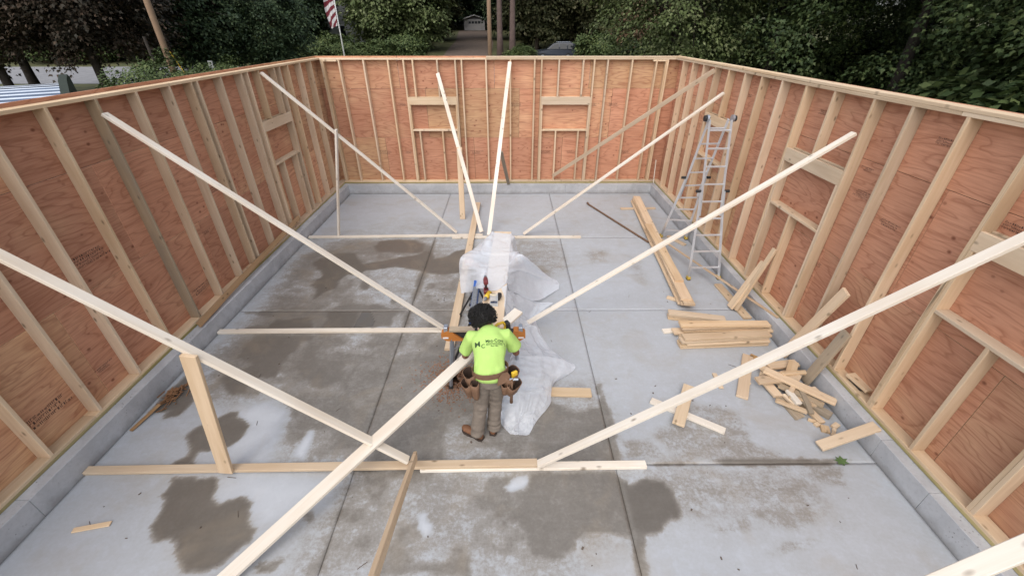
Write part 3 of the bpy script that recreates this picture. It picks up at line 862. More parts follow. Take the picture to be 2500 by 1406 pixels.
# kickers that stop the braces from bowing
def kicker(a, b, label, w=T4, up=(0, -1, 0), mat='stud'):
    return board('brace_kicker', a, b, w, SW, M[mat], up=up, label=label, cat='brace', group='props under the braces')
kicker((-3.03, 2.785, 0.045), (-2.79, 2.80, 1.66), 'short tan board propping the left foreground brace', w=T6)
kicker((-3.90, 8.80, 0.04), (-3.47, 8.84, 2.33), 'thin prop under the far left brace', up=(1, 0, 0.1), mat='brace')
kicker((-1.17, 9.81, 0.0), (-1.20, 10.35, 1.62), 'tan prop behind the brace left of centre', w=0.13)
kicker((-0.02, 11.72, 0.265), (-0.20, 10.40, 1.50), 'small grey prop behind the upright brace right of centre', mat='grey_wood')
# floor boards the braces are nailed to
def runner(a, b, label, mat='brace'):
    return board('runner_board', a, b, T4, SW, M[mat], label=label, cat='board', group='boards laid across the floor')
runner((-4.56, 8.74, 0.020), (-0.62, 8.82, 0.020), 'left half of the farthest board lying across the floor')
runner((-1.30, 8.70, 0.020), (1.62, 8.705, 0.020), 'right half of the farthest board lying across the floor')
runner((-4.565, 5.255, 0.020), (-1.02, 5.275, 0.020), 'pale board lying on the floor from the left wall to the sawhorse')
board('runner_board', (-4.57, 2.83, 0.020), (0.29, 2.86, 0.068), T4, SW, M['plate'], label='long pale board lying across the foreground from the left wall to centre', cat='board', group='boards laid across the floor')
board('runner_board', (-0.97, 2.835, 0.020), (1.48, 2.865, 0.020), T4, SW, M['brace'], label='lower board under the foreground joint reaching right of centre', cat='board', group='boards laid across the floor')
board('long_board', (-0.90, 4.80, 0.020), (-0.845, 10.75, 0.075), T6, SW, M['plate'], label='long tan board on the floor left of the covered stack', cat='board')
board('leaning_board', (-4.615, 5.02, 0.325), (-4.66, 8.75, 0.50), T4, 0.022, M['brown'], up=(1, 0, 0.4), label='brown board lying along the foot of the left wall', cat='board')
board('held_board', (0.115, 4.50, 0.925), (-2.62, 1.56, 0.022), T6, SW, M['brace'], label='wide pale board held by the worker, sloping into the foreground', cat='board')

# ------------------------------------------------------------------ lumber by the right wall
def lum(a, b, w, label, mat='scrap', t=SW, up=(0, 0, 1), name='offcut', group='offcuts by the right wall', cat='board'):
    """a, b: centre line of the top face"""
    a, b = Vector(a), Vector(b)
    u = Vector(up).normalized()
    return board(name, a - u * t / 2, b - u * t / 2, w, t, M[mat], up=up, label=label, cat=cat, group=group)
GL = 'long planks piled on the floor'
lum((3.385, 10.90, 0.078), (2.965, 5.92, 0.078), 0.184, 'lowest long plank of the pile near the ladder', name='long_plank', group=GL, mat='scrap')
lum((3.43, 10.95, 0.117), (2.99, 5.84, 0.117), 0.184, 'second long plank of the pile near the ladder', name='long_plank', group=GL, mat='scrap')
lum((3.40, 10.85, 0.156), (3.005, 5.78, 0.156), 0.184, 'third long plank of the pile near the ladder', name='long_plank', group=GL, mat='scrap')
lum((3.44, 10.92, 0.195), (2.975, 5.88, 0.195), 0.184, 'fourth long plank of the pile near the ladder', name='long_plank', group=GL, mat='scrap')
lum((3.185, 8.95, 0.234), (3.04, 6.42, 0.234), 0.150, 'short plank on top of the long pile near the ladder', name='long_plank', group=GL, mat='scrap')
lum((2.92, 10.44, 0.039), (3.84, 10.46, 0.039), T4, 'short cross stick under the far end of the plank pile', mat='scrap')
lum((2.78, 6.20, 0.039), (3.12, 5.98, 0.039), 0.07, 'small stick under the near end of the plank pile', mat='scrap')
lum((3.62, 8.74, 0.039), (3.84, 8.28, 0.039), T4, 'short board on the floor between the ladder and the plank pile', mat='scrap')
lum((3.22, 8.55, 0.165), (4.13, 5.22, 0.288), 0.05, 'thin pink lath reaching from the plank pile to the stem wall', t=0.02, mat='stud', name='lath', group=None)
lum((3.86, 6.62, 0.040), (3.90, 5.55, 0.040), T6, 'flat board on the floor under the leaning boards', mat='scrap')
def lean(a, b, w, label, mat='scrap', up=(-0.9, 0.0, 0.35)):
    return board('leaning_board', a, b, w, SW, M[mat], up=up, label=label, cat='board', group='boards leaning on the right wall')
lean((3.74, 5.86, 0.03), (4.10, 5.93, 0.86), T6, 'wide board leaning on the right wall near the ladder')
lean((3.80, 5.79, 0.03), (4.14, 5.85, 1.14), T4, 'narrow taller board leaning behind the wide one near the ladder')
lean((3.98, 4.66, 0.03), (4.14, 4.33, 1.32), T6, 'tan board leaning on the right wall above the offcut heap')
lean((3.96, 4.10, 0.03), (4.135, 4.05, 0.90), T6, 'weathered grey board leaning over the offcut heap', mat='grey_wood')
# three small stacks of cut studs
r5 = random.Random(5)
def short_stack(ax, ay, bx, by, layers, labels, where, jitter):
    for k in range(layers):
        z = 0.039 + k * 0.0415
        j = [r5.uniform(-jitter, jitter) for _ in range(4)]
        if k == layers - 1:
            j = [0, 0, 0, 0]
        lum((ax + j[0], ay + j[1] * 0.35, z), (bx + j[2], by + j[3] * 0.35, z), T6,
            '%s of the %s' % (labels[k], where), mat='scrap' if k < layers - 1 else ('plate' if 'back' in where else 'scrap'), name='cut_stud', group='stacked cut studs')
ORD = ['bottom board', 'second board up', 'third board up', 'fourth board up', 'top board']
short_stack(2.60, 5.62, 3.45, 5.42, 3, [ORD[0], ORD[1], ORD[4]], 'back stack of short cut studs', 0.03)
short_stack(2.62, 5.18, 4.00, 5.18, 5, ORD, 'middle stack of cut studs', 0.09)
short_stack(2.56, 4.86, 3.88, 4.94, 5, ORD, 'front stack of cut studs', 0.06)
lum((2.40, 5.22, 0.040), (2.58, 5.24, 0.040), 0.09, 'pale short end sticking out left of the middle stack', mat='brace')
# loose pieces
lum((1.80, 3.79, 0.040), (2.54, 3.30, 0.040), T4, 'lower board of the crossed pair on the floor', mat='brace')
lum((2.36, 4.00, 0.079), (2.00, 3.37, 0.079), T6, 'upper board of the crossed pair on the floor', mat='plate')
lum((3.46, 4.64, 0.040), (2.99, 3.83, 0.040), T6, 'flat nailed offcut between the crossed boards and the heap', mat='scrap')
lum((2.82, 4.28, 0.028), (2.80, 4.00, 0.028), 0.06, 'tiny splintered offcut behind the foreground right brace', mat='plate', t=0.025)
lum((3.49, 4.64, 0.040), (3.62, 4.52, 0.040), 0.07, 'small brown offcut behind the flat nailed one', mat='brown')
lum((3.22, 4.10, 0.030), (3.05, 3.95, 0.030), 0.05, 'thin sliver beside the flat nailed offcut', mat='plate', t=0.02)
lum((3.56, 4.33, 0.115), (4.00, 4.39, 0.118), 0.13, 'tan offcut at the back of the heap', mat='scrap')
lum((3.42, 4.19, 0.185), (4.02, 3.62, 0.165), 0.120, 'longest offcut lying across the top of the heap', mat='scrap')
lum((3.40, 4.17, 0.075), (3.45, 3.82, 0.065), 0.12, 'offcut on the left side of the heap', mat='scrap')
lum((3.96, 4.42, 0.075), (3.80, 4.12, 0.085), 0.09, 'whitish offcut in the middle of the heap', mat='brace')
lum((3.70, 3.84, 0.078), (4.00, 3.90, 0.090), 0.12, 'flat offcut below the longest piece of the heap', mat='plate')
lum((3.57, 3.86, 0.135), (3.59, 3.64, 0.120), 0.075, 'small white block on the heap', mat='brace')
lum((3.52, 3.84, 0.080), (3.56, 3.66, 0.080), 0.05, 'narrow block left of the white block on the heap', mat='plate')
lum((3.36, 3.74, 0.090), (3.66, 3.56, 0.070), 0.06, 'stick across the front of the heap', mat='scrap')
lum((3.71, 3.72, 0.045), (3.76, 3.41, 0.045), 0.085, 'offcut pointing to the camera in front of the heap', mat='scrap')
lum((3.76, 3.72, 0.075), (3.92, 3.50, 0.075), 0.09, 'thick split block at the right of the heap', mat='grey_wood', t=0.07)
rq = random.Random(77)
for k in range(12):
    a = rq.uniform(0, 3.14); l = rq.uniform(0.14, 0.26); c = Vector((rq.uniform(3.50, 3.88), rq.uniform(3.66, 4.28), 0.045 + 0.010 * k)); d = Vector((math.cos(a), math.sin(a), rq.uniform(-0.12, 0.12))) * l
    c.z += abs(d.z)
    lum(c - d, c + d, rq.choice((0.06, T4, T4, 0.12)), 'short offcut buried in the heap by the right wall, %s from the floor up' % ('first', 'second', 'third', 'fourth', 'fifth', 'sixth', 'seventh', 'eighth', 'ninth', 'tenth', 'eleventh', 'twelfth')[k], mat=rq.choice(('scrap', 'scrap', 'plate', 'grey_wood')), group='offcuts buried in the heap')
for k in range(4):
    lum((3.455 + 0.012 * k, 3.90 - 0.012 * k, 0.012 + 0.006 * k), (3.50 + 0.035 * k, 3.475 + 0.012 * k, 0.010 + 0.004 * k), 0.045,
        ('lowest', 'second', 'third', 'topmost')[k] + ' shingle shim of the fan at the front of the heap', mat='grey_wood', t=0.007, name='shim', group='shingle shims in a fan')
for (x, y, l, w, a, lb) in ((3.69, 3.395, 0.06, 0.05, 0.3, 'tiny cube offcut in front of the heap'), (3.745, 3.33, 0.10, 0.09, 1.2, 'square block in front of the heap'),
                            (3.90, 3.375, 0.10, 0.06, 0.5, 'little block nearest the stem wall'), (3.80, 3.24, 0.07, 0.05, 2.2, 'chip behind the board resting on the stem wall'),
                            (3.665, 3.455, 0.08, 0.03, 2.6, 'thin chip beside the tiny cube offcut'), (3.84, 3.31, 0.05, 0.04, 0.9, 'small chip between the two blocks')):
    d = Vector((math.cos(a), math.sin(a), 0)) * l / 2
    c = Vector((x, y, 0.036))
    lum(c - d, c + d, w, lb, mat='scrap', t=0.035)
lum((3.50, 3.07, 0.062), (4.10, 3.14, 0.310), T6 * 0.85, 'pale board resting from the floor onto the right stem wall', mat='plate')
lum((4.26, 3.86, 0.415), (4.30, 3.56, 0.415), T6, 'scrap board lying on the bottom plate of the right wall', mat='plate')
m = MB(); m.cbox((4.27, 3.72, 0.358), (0.09, 0.20, 0.035)); tag(m.build('dark_block', M['black_plastic']), 'dark block under the scrap board on the right bottom plate', 'block')
lum((0.46, 3.95, 0.040), (1.06, 3.925, 0.040), T6, 'clean short board on the floor sticking out of the plastic', mat='plate')
lum((-4.17, 2.20, 0.018), (-3.86, 2.265, 0.018), 0.05, 'split sliver of wood alone on the floor at lower left', mat='plate', t=0.016)
m = MB(); m.tube([(2.10, 10.80, 0.05), (2.14, 10.70, 0.03), (3.08, 8.42, 0.022), (3.02, 8.50, 0.022)][:3], [0.030, 0.022, 0.022], 10)
tag(m.build('iron_pipe', M['rust'], smooth=True), 'long rusty brown pipe on the floor beside the plank pile', 'pipe')
lum((4.06, 11.62, 0.33), (4.05, 11.70, 0.95), 0.03, 'thin white stick standing in the back right corner', mat='brace', up=(-1, 0, 0), t=0.02)

# broken lath and bark swept against the left stem wall
lum((-4.50, 3.36, 0.020), (-4.41, 3.74, 0.055), 0.05, 'long split shim leaning on the bark heap', mat='brown', t=0.012, name='shim', group=None)
m = MB()
rd = random.Random(21)
for k in range(75):
    rr = abs(rd.gauss(0, 0.10)); th = rd.uniform(0, 6.28)
    x, y = -4.36 + rr * math.cos(th) * 0.62, 3.93 + rr * math.sin(th) * 1.25
    z = 0.012 + max(0, 0.09 - rr * 0.4) * rd.random()
    l = rd.uniform(0.03, 0.17); a = rd.gauss(1.2, 0.6)
    m.box((x, y, z), (l, rd.uniform(0.006, 0.02), 0.006), Matrix.Rotation(a, 3, 'Z') @ Matrix.Rotation(rd.gauss(0, 0.25), 3, 'Y'))
M['bark_strip'] = plain('bark_strips', (0.24, 0.125, 0.06), 0.9, var=0.4, scale=10)
o = m.build('bark_heap', M['bark_strip']); tag(o, 'heap of brown bark strips and splinters against the left stem wall', 'bark'); o['kind'] = 'stuff'
# sawdust and chips under the sawhorse
m = MB()
for k in range(2600):
    rr = abs(rd.gauss(0, 0.26)); th = rd.uniform(0, 6.28)
    x, y = -0.78 + rr * math.cos(th) * 0.8, 4.22 + rr * math.sin(th) * 0.85
    l = rd.uniform(0.006, 0.028)
    m.box((x, y, 0.004), (l, rd.uniform(0.004, 0.014), 0.004), Matrix.Rotation(rd.uniform(0, 3.14), 3, 'Z'))
M['chips'] = plain('sawdust_chips', (0.34, 0.175, 0.10), 0.9, var=0.4, scale=30)
o = m.build('wood_chips', M['chips']); tag(o, 'reddish sawdust and chips on the floor under the sawhorse', 'sawdust'); o['kind'] = 'stuff'
m = MB()
for k in range(90):
    x, y = rd.uniform(-4.2, 3.8), rd.uniform(1.6, 6.5)
    if rd.random() < 0.35:
        m.box((x, y, 0.004), (rd.uniform(0.04, 0.11), 0.004, 0.004), Matrix.Rotation(rd.uniform(0, 3.14), 3, 'Z'))
    else:
        l = rd.uniform(0.008, 0.03)
        m.box((x, y, 0.004), (l, l * rd.uniform(0.3, 0.8), 0.004), Matrix.Rotation(rd.uniform(0, 3.14), 3, 'Z'))
M['litter'] = plain('floor_litter', (0.13, 0.10, 0.08), 0.9, var=0.6, scale=3)
o = m.build('floor_litter', M['litter']); tag(o, 'loose nails, twigs and wood crumbs scattered over the slab', 'litter'); o['kind'] = 'stuff'
# one green leaf blown in
leaf = MB()
pts = [(0, 0), (0.02, 0.03), (0.07, 0.02), (0.045, 0.055), (0.085, 0.085), (0.04, 0.085), (0.03, 0.13), (0.0, 0.10), (-0.03, 0.12), (-0.03, 0.08), (-0.08, 0.075), (-0.045, 0.05), (-0.06, 0.015), (-0.015, 0.025)]
b0 = [(p[0], p[1], 0.012 + 0.25 * abs(p[0]) * 0.5) for p in pts]
leaf.add([(3.65 + p[0], 2.84 + p[1], p[2]) for p in b0] + [(3.65, 2.89, 0.016)], [(i, (i + 1) % len(pts), len(pts)) for i in range(len(pts))])
M['leaf_floor'] = plain('fallen_leaf', (0.09, 0.155, 0.05), 0.6)
tag(leaf.build('fallen_leaf', M['leaf_floor']), 'single green leaf lying on the slab at lower right', 'leaf')
# ------------------------------------------------------------------ sawhorses
def sawhorse(x0, x1, y, label, top=0.83, spread=0.17):
    root = empty('sawhorse', ((x0 + x1) / 2, y, 0), label, 'sawhorse', 'sawhorses')
    L = x1 - x0
    m = MB(); m.cbox((0, 0, top - 0.055), (L - 0.06, 0.055, 0.10)); m.cbox((0, 0, top - 0.008), (L - 0.2, 0.075, 0.014)); m.build('beam', M['black_plastic'], root)
    for sx in (-1, 1):
        m = MB()
        out = [(-0.11, -0.135), (0.02, -0.135), (0.085, -0.085), (0.085, -0.03), (0.02, 0.012), (-0.06, 0.012), (-0.075, -0.02), (-0.19, -0.115), (-0.19, -0.135)]
        pts = [(sx * (L / 2 - 0.05 + p[0]), top + p[1]) for p in out]
        m.prism(pts, 'y', -0.052, 0.052)
        br = m.build('end_bracket', M['orange'], root)
        m = MB(); m.cbox((sx * (L / 2 - 0.02), -0.053, top - 0.085), (0.07, 0.006, 0.022)); m.build('badge', M['white'], br)
        if y < 5:
            m = MB(); m.cbox((sx * (L / 2 - 0.025), 0.0, top + 0.03), (0.05, 0.085, 0.07)); m.build('clamp', M['galv'], root)
        for sy in (-1, 1):
            m = MB()
            a = Vector((sx * (L / 2 - 0.09), sy * 0.03, top - 0.10)); b = Vector((sx * (L / 2 - 0.045), sy * spread, 0.03))
            d = (b - a).normalized()
            m.tube([a, b], 0.022, 4, ref=(1, 0, 0))
            lg = m.build('leg', M['galv'], root)
            m = MB(); m.cbox((b.x, b.y, 0.018), (0.055, 0.06, 0.036)); m.build('foot', M['black_plastic'], lg)
    return root
sawhorse(-0.83, 0.16, 4.22, 'orange ended sawhorse in front of the worker')
sawhorse(-0.72, 0.10, 6.16, 'sawhorse hidden under the plastic at the far end of the planks')
board('worn_cleat', (-0.76, 4.205, 0.855), (-0.44, 4.205, 0.855), 0.085, 0.036, M['grey_wood'], label='saw-scarred wood cleat on the left end of the near sawhorse', cat='board')
for k, nm in enumerate(('lower wide plank spanning the two sawhorses', 'upper wide plank on the sawhorses carrying the tools')):
    z = 0.846 + k * 0.031
    board('work_plank', (-0.250 + 0.01 * k, 4.19, z), (-0.122, 7.08, z), 0.31, 0.030, M['plate'], label=nm, cat='plank', group='planks on the sawhorses')

# folding blue work stand beside the planks
root = empty('work_stand', (-0.50, 5.0, 0), 'folding blue and black work stand left of the planks', 'work stand')
m = MB(); m.cbox((0, 0, 0.755), (0.085, 0.98, 0.10)); m.build('rail', M['blue'], root)
m = MB(); m.cbox((0, -0.06, 0.812), (0.075, 0.70, 0.014))
for k in range(9):
    m.cbox((0, -0.36 + k * 0.075, 0.822), (0.06, 0.05, 0.008))
m.build('tread_pad', M['grey_plastic'], root)
for (ya, dx, dy) in ((0.40, -0.33, 0.27), (0.40, 0.20, 0.30), (-0.42, -0.30, -0.06), (-0.42, 0.16, -0.10)):
    m = MB(); a = Vector((0.02 if dx > 0 else -0.02, ya, 0.72)); b = Vector((dx, ya + dy, 0.02))
    m.tube([a, b], 0.017, 6); lg = m.build('leg', M['black_plastic'], root)
    m = MB(); m.cbox(tuple(b), (0.07, 0.04, 0.036)); m.build('foot', M['black_plastic'], lg)
m = MB(); m.tube([(-0.17, 0.53, 0.40), (0.0, 0.20, 0.70)], 0.010, 6); m.build('strut', M['black_plastic'], root)

# ------------------------------------------------------------------ cordless tools
def drill(loc, rot, body, grip, label, standing=True):
    root = empty('cordless_drill', loc, label, 'drill', 'cordless tools')
    root.rotation_euler = rot
    m = MB()
    m.tube([(-0.085, 0, 0.185), (-0.08, 0, 0.185), (0.03, 0, 0.185), (0.06, 0, 0.185)], [0.022, 0.034, 0.034, 0.028], 12)
    m.tube([(-0.02, 0, 0.175), (-0.035, 0, 0.10), (-0.03, 0, 0.05)], [0.022, 0.019, 0.022], 10)
    m.build('body', M[body], root, smooth=True)
    m = MB(); m.tube([(0.06, 0, 0.185), (0.085, 0, 0.185), (0.115, 0, 0.185), (0.13, 0, 0.185)], [0.022, 0.024, 0.018, 0.008], 10); m.build('chuck', M['grey_plastic'], root, smooth=True)
    m = MB(); m.cbox((-0.022, 0, 0.03), (0.115, 0.072, 0.055), ch=0.01); m.build('battery', M[grip], root)
    m = MB(); m.tube([(-0.05, 0, 0.155), (-0.058, 0, 0.09)], 0.013, 8); m.cbox((-0.004, 0, 0.14), (0.014, 0.014, 0.03)); m.build('grip', M['black_plastic'], root, smooth=True)
    return root
drill((-0.335, 5.02, 0.897), (0, 0, R(95)), 'red_tool', 'red_tool', 'dark red cordless drill standing on the plank')
drill((-0.13, 4.80, 0.935), (R(90), R(0), R(252)), 'yellow', 'black_plastic', 'yellow cordless drill lying on its side on the plank')
root = empty('screw_box', (-0.215, 4.70, 0.893), 'small clear plastic box of dark blue screws on the plank', 'box')
def clear_plastic(name, alpha, col, rough=0.15):
    t = NT(name)
    tr = t.n('BsdfTransparent')
    mx = t.n('MixShader', i_0=alpha)
    t.l(tr.outputs[0], mx.inputs[1]); t.l(t.bsdf.outputs[0], mx.inputs[2]); t.l(mx.outputs[0], t.out.inputs[0])
    return t.done(col, rough)
M['clear'] = clear_plastic('clear_plastic', 0.35, (0.75, 0.8, 0.85))
m = MB()
for (c, s) in (((0, 0, 0.003), (0.11, 0.10, 0.005)), ((-0.054, 0, 0.028), (0.004, 0.10, 0.05)), ((0.054, 0, 0.028), (0.004, 0.10, 0.05)), ((0, -0.049, 0.028), (0.104, 0.004, 0.05)), ((0, 0.049, 0.028), (0.104, 0.004, 0.05))):
    m.box(c, s)
m.build('tray', M['clear'], root)
m = MB(); m.cbox((0, 0.055, 0.085), (0.11, 0.006, 0.09), Matrix.Rotation(-0.25, 3, 'X')); m.build('lid', M['clear'], root)
m = MB()
rs = random.Random(3)
for k in range(60):
    a = rs.uniform(0, 6.28)
    m.tube([(rs.uniform(-0.045, 0.045), rs.uniform(-0.04, 0.04), 0.008 + rs.random() * 0.03), (rs.uniform(-0.045, 0.045), rs.uniform(-0.04, 0.04), 0.008 + rs.random() * 0.03)], 0.003, 4)
M['screws'] = plain('blue_screws', (0.04, 0.055, 0.11), 0.4, metallic=0.5)
m.build('screws', M['screws'], root)
# reciprocating saw in the worker's hands
root = empty('cordless_saw', (-0.24, 3.93, 1.03), 'yellow and grey cordless saw in front of the worker', 'saw')
root.rotation_euler = (0, R(-8), R(30))
m = MB(); m.tube([(-0.26, 0, 0), (-0.24, 0, 0), (-0.10, 0, 0.0), (-0.05, 0, 0)], [0.024, 0.033, 0.040, 0.042], 12); m.build('gear_case', M['grey_plastic'], root, smooth=True)
m = MB(); m.cbox((-0.31, 0, -0.01), (0.10, 0.075, 0.012)); m.build('shoe', M['galv'], root)
m = MB(); m.prism([(-0.48, -0.012), (-0.30, -0.012), (-0.30, 0.008), (-0.48, 0.002)], 'y', -0.001, 0.001); m.build('blade', M['galv'], root)
m = MB(); m.tube([(-0.05, 0, 0), (0.03, 0, 0.005), (0.06, 0, 0.01)], [0.044, 0.044, 0.036], 12)
m.tube([(0.05, 0, 0.02), (0.12, 0, 0.05), (0.19, 0, 0.04), (0.215, 0, -0.02), (0.19, 0, -0.075), (0.10, 0, -0.06), (0.05, 0, -0.03)], 0.017, 8); m.build('body', M['yellow'], root, smooth=True)
m = MB(); m.cbox((0.24, 0, -0.03), (0.055, 0.075, 0.11), ch=0.01); m.build('battery', M['black_plastic'], root)

# ------------------------------------------------------------------ plastic sheet over the planks
def catmull(P, n):
    P = np.asarray(P, float)
    k = P.shape[0]
    t = np.linspace(0, k - 1, n)
    i = np.clip(np.floor(t).astype(int), 0, k - 2)
    f = (t - i).reshape((-1,) + (1,) * (P.ndim - 1))
    p0, p1, p2, p3 = P[np.clip(i - 1, 0, k - 1)], P[i], P[i + 1], P[np.clip(i + 2, 0, k - 1)]
    return 0.5 * (2 * p1 + (p2 - p0) * f + (2 * p0 - 5 * p1 + 4 * p2 - p3) * f ** 2 + (3 * p1 - p0 - 3 * p2 + p3) * f ** 3)
def sheet_grid(rows, nu, nv, amp, span=1.0):
    G = catmull(np.asarray(rows), nu)
    G = catmull(np.swapaxes(G, 0, 1), nv)
    G = np.swapaxes(G, 0, 1)
    du = np.gradient(G, axis=0); dv = np.gradient(G, axis=1)
    nn = np.cross(du, dv); nn /= np.linalg.norm(nn, axis=-1, keepdims=True) + 1e-9
    w = np.zeros(G.shape[:2])
    uu, vv = np.meshgrid(np.linspace(0, 1, nu), np.linspace(0, 1, nv), indexing='ij')
    for fu, fv_, a, off in ((13.0, 1.6, 1.0, 0.0), (7.0, 4.0, 0.9, 9.0), (24.0, 6.0, 0.28, 4.0), (12.0, 17.0, 0.22, 14.0)):
        wp = 0.6 * VN(np.stack([uu * 4, vv * 3, uu * 0 + off], -1), 1.0)
        q = np.stack([(uu + 0.10 * wp) * fu * span, (vv + 0.10 * wp) * fv_, uu * 0 + off + 3.3], -1)
        w += a * (0.17 - np.abs(VN(q, 1.0))) * 3.0
    w *= (0.35 + 0.65 * np.clip(np.minimum(vv, 1 - vv) * 6, 0, 1))
    G = G + nn * (w * amp)[..., None]
    return G
SA = [[(x, y, 0.905 if z == 0.88 else z) for (x, y, z) in r] for r in SHEET_A]
SB = [[(x, y, 0.905 if z == 0.88 else z) for (x, y, z) in r] for r in SHEET_B]
GA = sheet_grid(SA, 90, 140, 0.042)
GB = sheet_grid(SB, 170, 100, 0.046, 1.5)
def on_planks(G):
    x, y = G[..., 0], G[..., 1]
    cx = -0.245 + (y - 4.19) * 0.043
    over = (np.abs(x - cx) < 0.165) & (y < 7.1)
    G[..., 2] = np.where(over, np.clip(G[..., 2], 0.897, 0.912), G[..., 2])
    G[..., 2] = np.maximum(G[..., 2], 0.006 + 0.012 * (VN(G, 14.0) + 0.5))
    return G
GA, GB = on_planks(GA), on_planks(GB)
m = MB()
for G in (GA, GB):
    a, b = G.shape[:2]
    base = len(m.v)
    m.v += [tuple(p) for p in G.reshape(-1, 3)]
    for i in range(a - 1):
        for j in range(b - 1):
            m.f.append((base + i * b + j, base + i * b + j + 1, base + (i + 1) * b + j + 1, base + (i + 1) * b + j))
def film():
    t = NT('polythene_film')
    lw = t.n('LayerWeight', i_Blend=0.35)
    geo = t.n('NewGeometry')
    nz = t.noise(geo.outputs['Position'], 9.0, 5.0, 0.65, 1.0)
    tr = t.n('BsdfTransparent')
    tr.inputs['Color'].default_value = (0.93, 0.95, 0.98, 1)
    tl = t.n('BsdfTranslucent')
    tl.inputs['Color'].default_value = (0.95, 0.97, 1.0, 1)
    add = t.n('MixShader', i_0=0.30)
    t.l(t.bsdf.outputs[0], add.inputs[1]); t.l(tl.outputs[0], add.inputs[2])
    mx = t.n('MixShader')
    fac = t.math('ADD', t.math('MULTIPLY_ADD', lw.outputs['Facing'], 0.36, 0.54), t.math('MULTIPLY', nz, 0.24))
    t.l(fac, mx.inputs[0]); t.l(tr.outputs[0], mx.inputs[1]); t.l(add.outputs[0], mx.inputs[2])
    t.l(mx.outputs[0], t.out.inputs[0])
    return t.done((0.88, 0.93, 1.0), 0.13, bump=t.noise(geo.outputs['Position'], 22.0, 4.0, 0.6, 1.5), bump_strength=0.22, bump_dist=0.012)
M['film'] = film()
tag(m.build('plastic_sheet', M['film'], smooth=True), 'crumpled translucent plastic sheet draped over the planks and across the floor', 'plastic sheet')

# ------------------------------------------------------------------ folding ladder
lad = empty('folding_ladder', (3.7, 7.7, 0), 'aluminium folding stepladder standing by the right wall', 'ladder')
O = Vector((3.7, 7.7, 0))
def section(hl, hr, ml, mr, fl, fr, nm):
    hl, hr, ml, mr, fl, fr = [Vector(p) - O for p in (hl, hr, ml, mr, fl, fr)]
    fold = nm == 'near'
    for (h, mm, f) in ((hl, ml, fl), (hr, mr, fr)):
        m = MB(); m.tube([h, mm, mm + (mm - h) * 0.12], [0.030] * 3, 4, ell=[(0.020, 0.046)] * 3, ref=(1, 0, 0)); m.build('inner_rail', M['alu'], lad)
        off = Vector((-0.02 if f.x < 0 else 0.02, 0, 0))
        m = MB(); top = mm + (h - mm) * 0.18 + off; m.tube([top, mm + off * 1.2, f + Vector((0, 0, 0.05))], [0.03] * 3, 4, ell=[(0.022, 0.050)] * 3, ref=(1, 0, 0)); rl = m.build('outer_rail', M['alu'], lad)
        m = MB(); m.cbox((f.x, f.y, 0.035), (0.055, 0.085, 0.07)); m.build('foot', M['yellow_foot'], rl)
        m = MB(); m.cbox((f.x, f.y, 0.008), (0.065, 0.095, 0.014)); m.build('pad', M['black_plastic'], rl)
        kn = MB(); kn.tube([top + off * 0.5, top + off * 4.5], 0.028, 10); kn.build('lock_knob', M['black_plastic'], lad)
    for k in range(9):
        t = (k + 0.55) / 9.3
        def at(h, mm, f):
            s = (h - mm).length; u = (mm - f).length; d = t * (s + u)
            return h + (mm - h) * (d / s) if d < s else mm + (f - mm) * ((d - s) / u)
        a, b = at(hl, ml, fl), at(hr, mr, fr)
        m = MB(); m.tube([a, b], 0.016, 6, ell=[(0.017, 0.030)] * 2, ref=(0, 0, 1)); m.build('rung', M['alu'], lad)
section((3.49, 7.71, 2.70), (3.87, 7.71, 2.70), (3.49, 7.27, 1.30), (3.87, 7.27, 1.30), (3.39, 6.84, 0), (3.97, 6.86, 0), 'near')
section((3.51, 7.79, 2.70), (3.85, 7.79, 2.70), (3.51, 8.24, 1.30), (3.86, 8.24, 1.30), (3.46, 8.74, 0), (3.98, 8.62, 0), 'far')
for x in (3.46, 3.90):
    m = MB(); m.tube([(x - 0.018 - O.x, 7.75 - O.y, 2.72), (x + 0.018 - O.x, 7.75 - O.y, 2.72)], 0.062, 16); h = m.build('hinge', M['galv'], lad)
    dx = -0.03 if x < 3.7 else 0.03
    m = MB(); m.tube([(x + dx * 0.5 - O.x, 7.75 - O.y, 2.72), (x + dx * 1.9 - O.x, 7.75 - O.y, 2.72)], 0.05, 14); m.build('hinge_knob', M['black_plastic'], h)
# ------------------------------------------------------------------ the worker
def remesh(mb, voxel, name, smooth_iter=6, disp=None):
    me = mb.mesh('tmp')
    o = bpy.data.objects.new('tmp', me)
    COL.objects.link(o)
    md = o.modifiers.new('r', 'REMESH'); md.mode = 'VOXEL'; md.voxel_size = voxel; md.use_smooth_shade = True
    if smooth_iter:
        sm = o.modifiers.new('s', 'SMOOTH'); sm.iterations = smooth_iter; sm.factor = 0.5
    dg = bpy.context.evaluated_depsgraph_get()
    out = bpy.data.meshes.new_from_object(o.evaluated_get(dg))
    bpy.data.objects.remove(o)
    out.name = name
    if disp is not None:
        n = len(out.vertices)
        co = np.empty(n * 3, np.float32); out.vertices.foreach_get('co', co); co = co.reshape(-1, 3)
        no = np.empty(n * 3, np.float32); out.vertices.foreach_get('normal', no); no = no.reshape(-1, 3)
        co = co + no * disp(co)[:, None]
        out.vertices.foreach_set('co', co.astype(np.float32).ravel())
        out.update()
    out.polygons.foreach_set('use_smooth', [True] * len(out.polygons))
    return out
def put(me, name, mat, parent):
    o = bpy.data.objects.new(name, me)
    o.data.materials.clear(); o.data.materials.append(mat)
    link(o, parent)
    return o

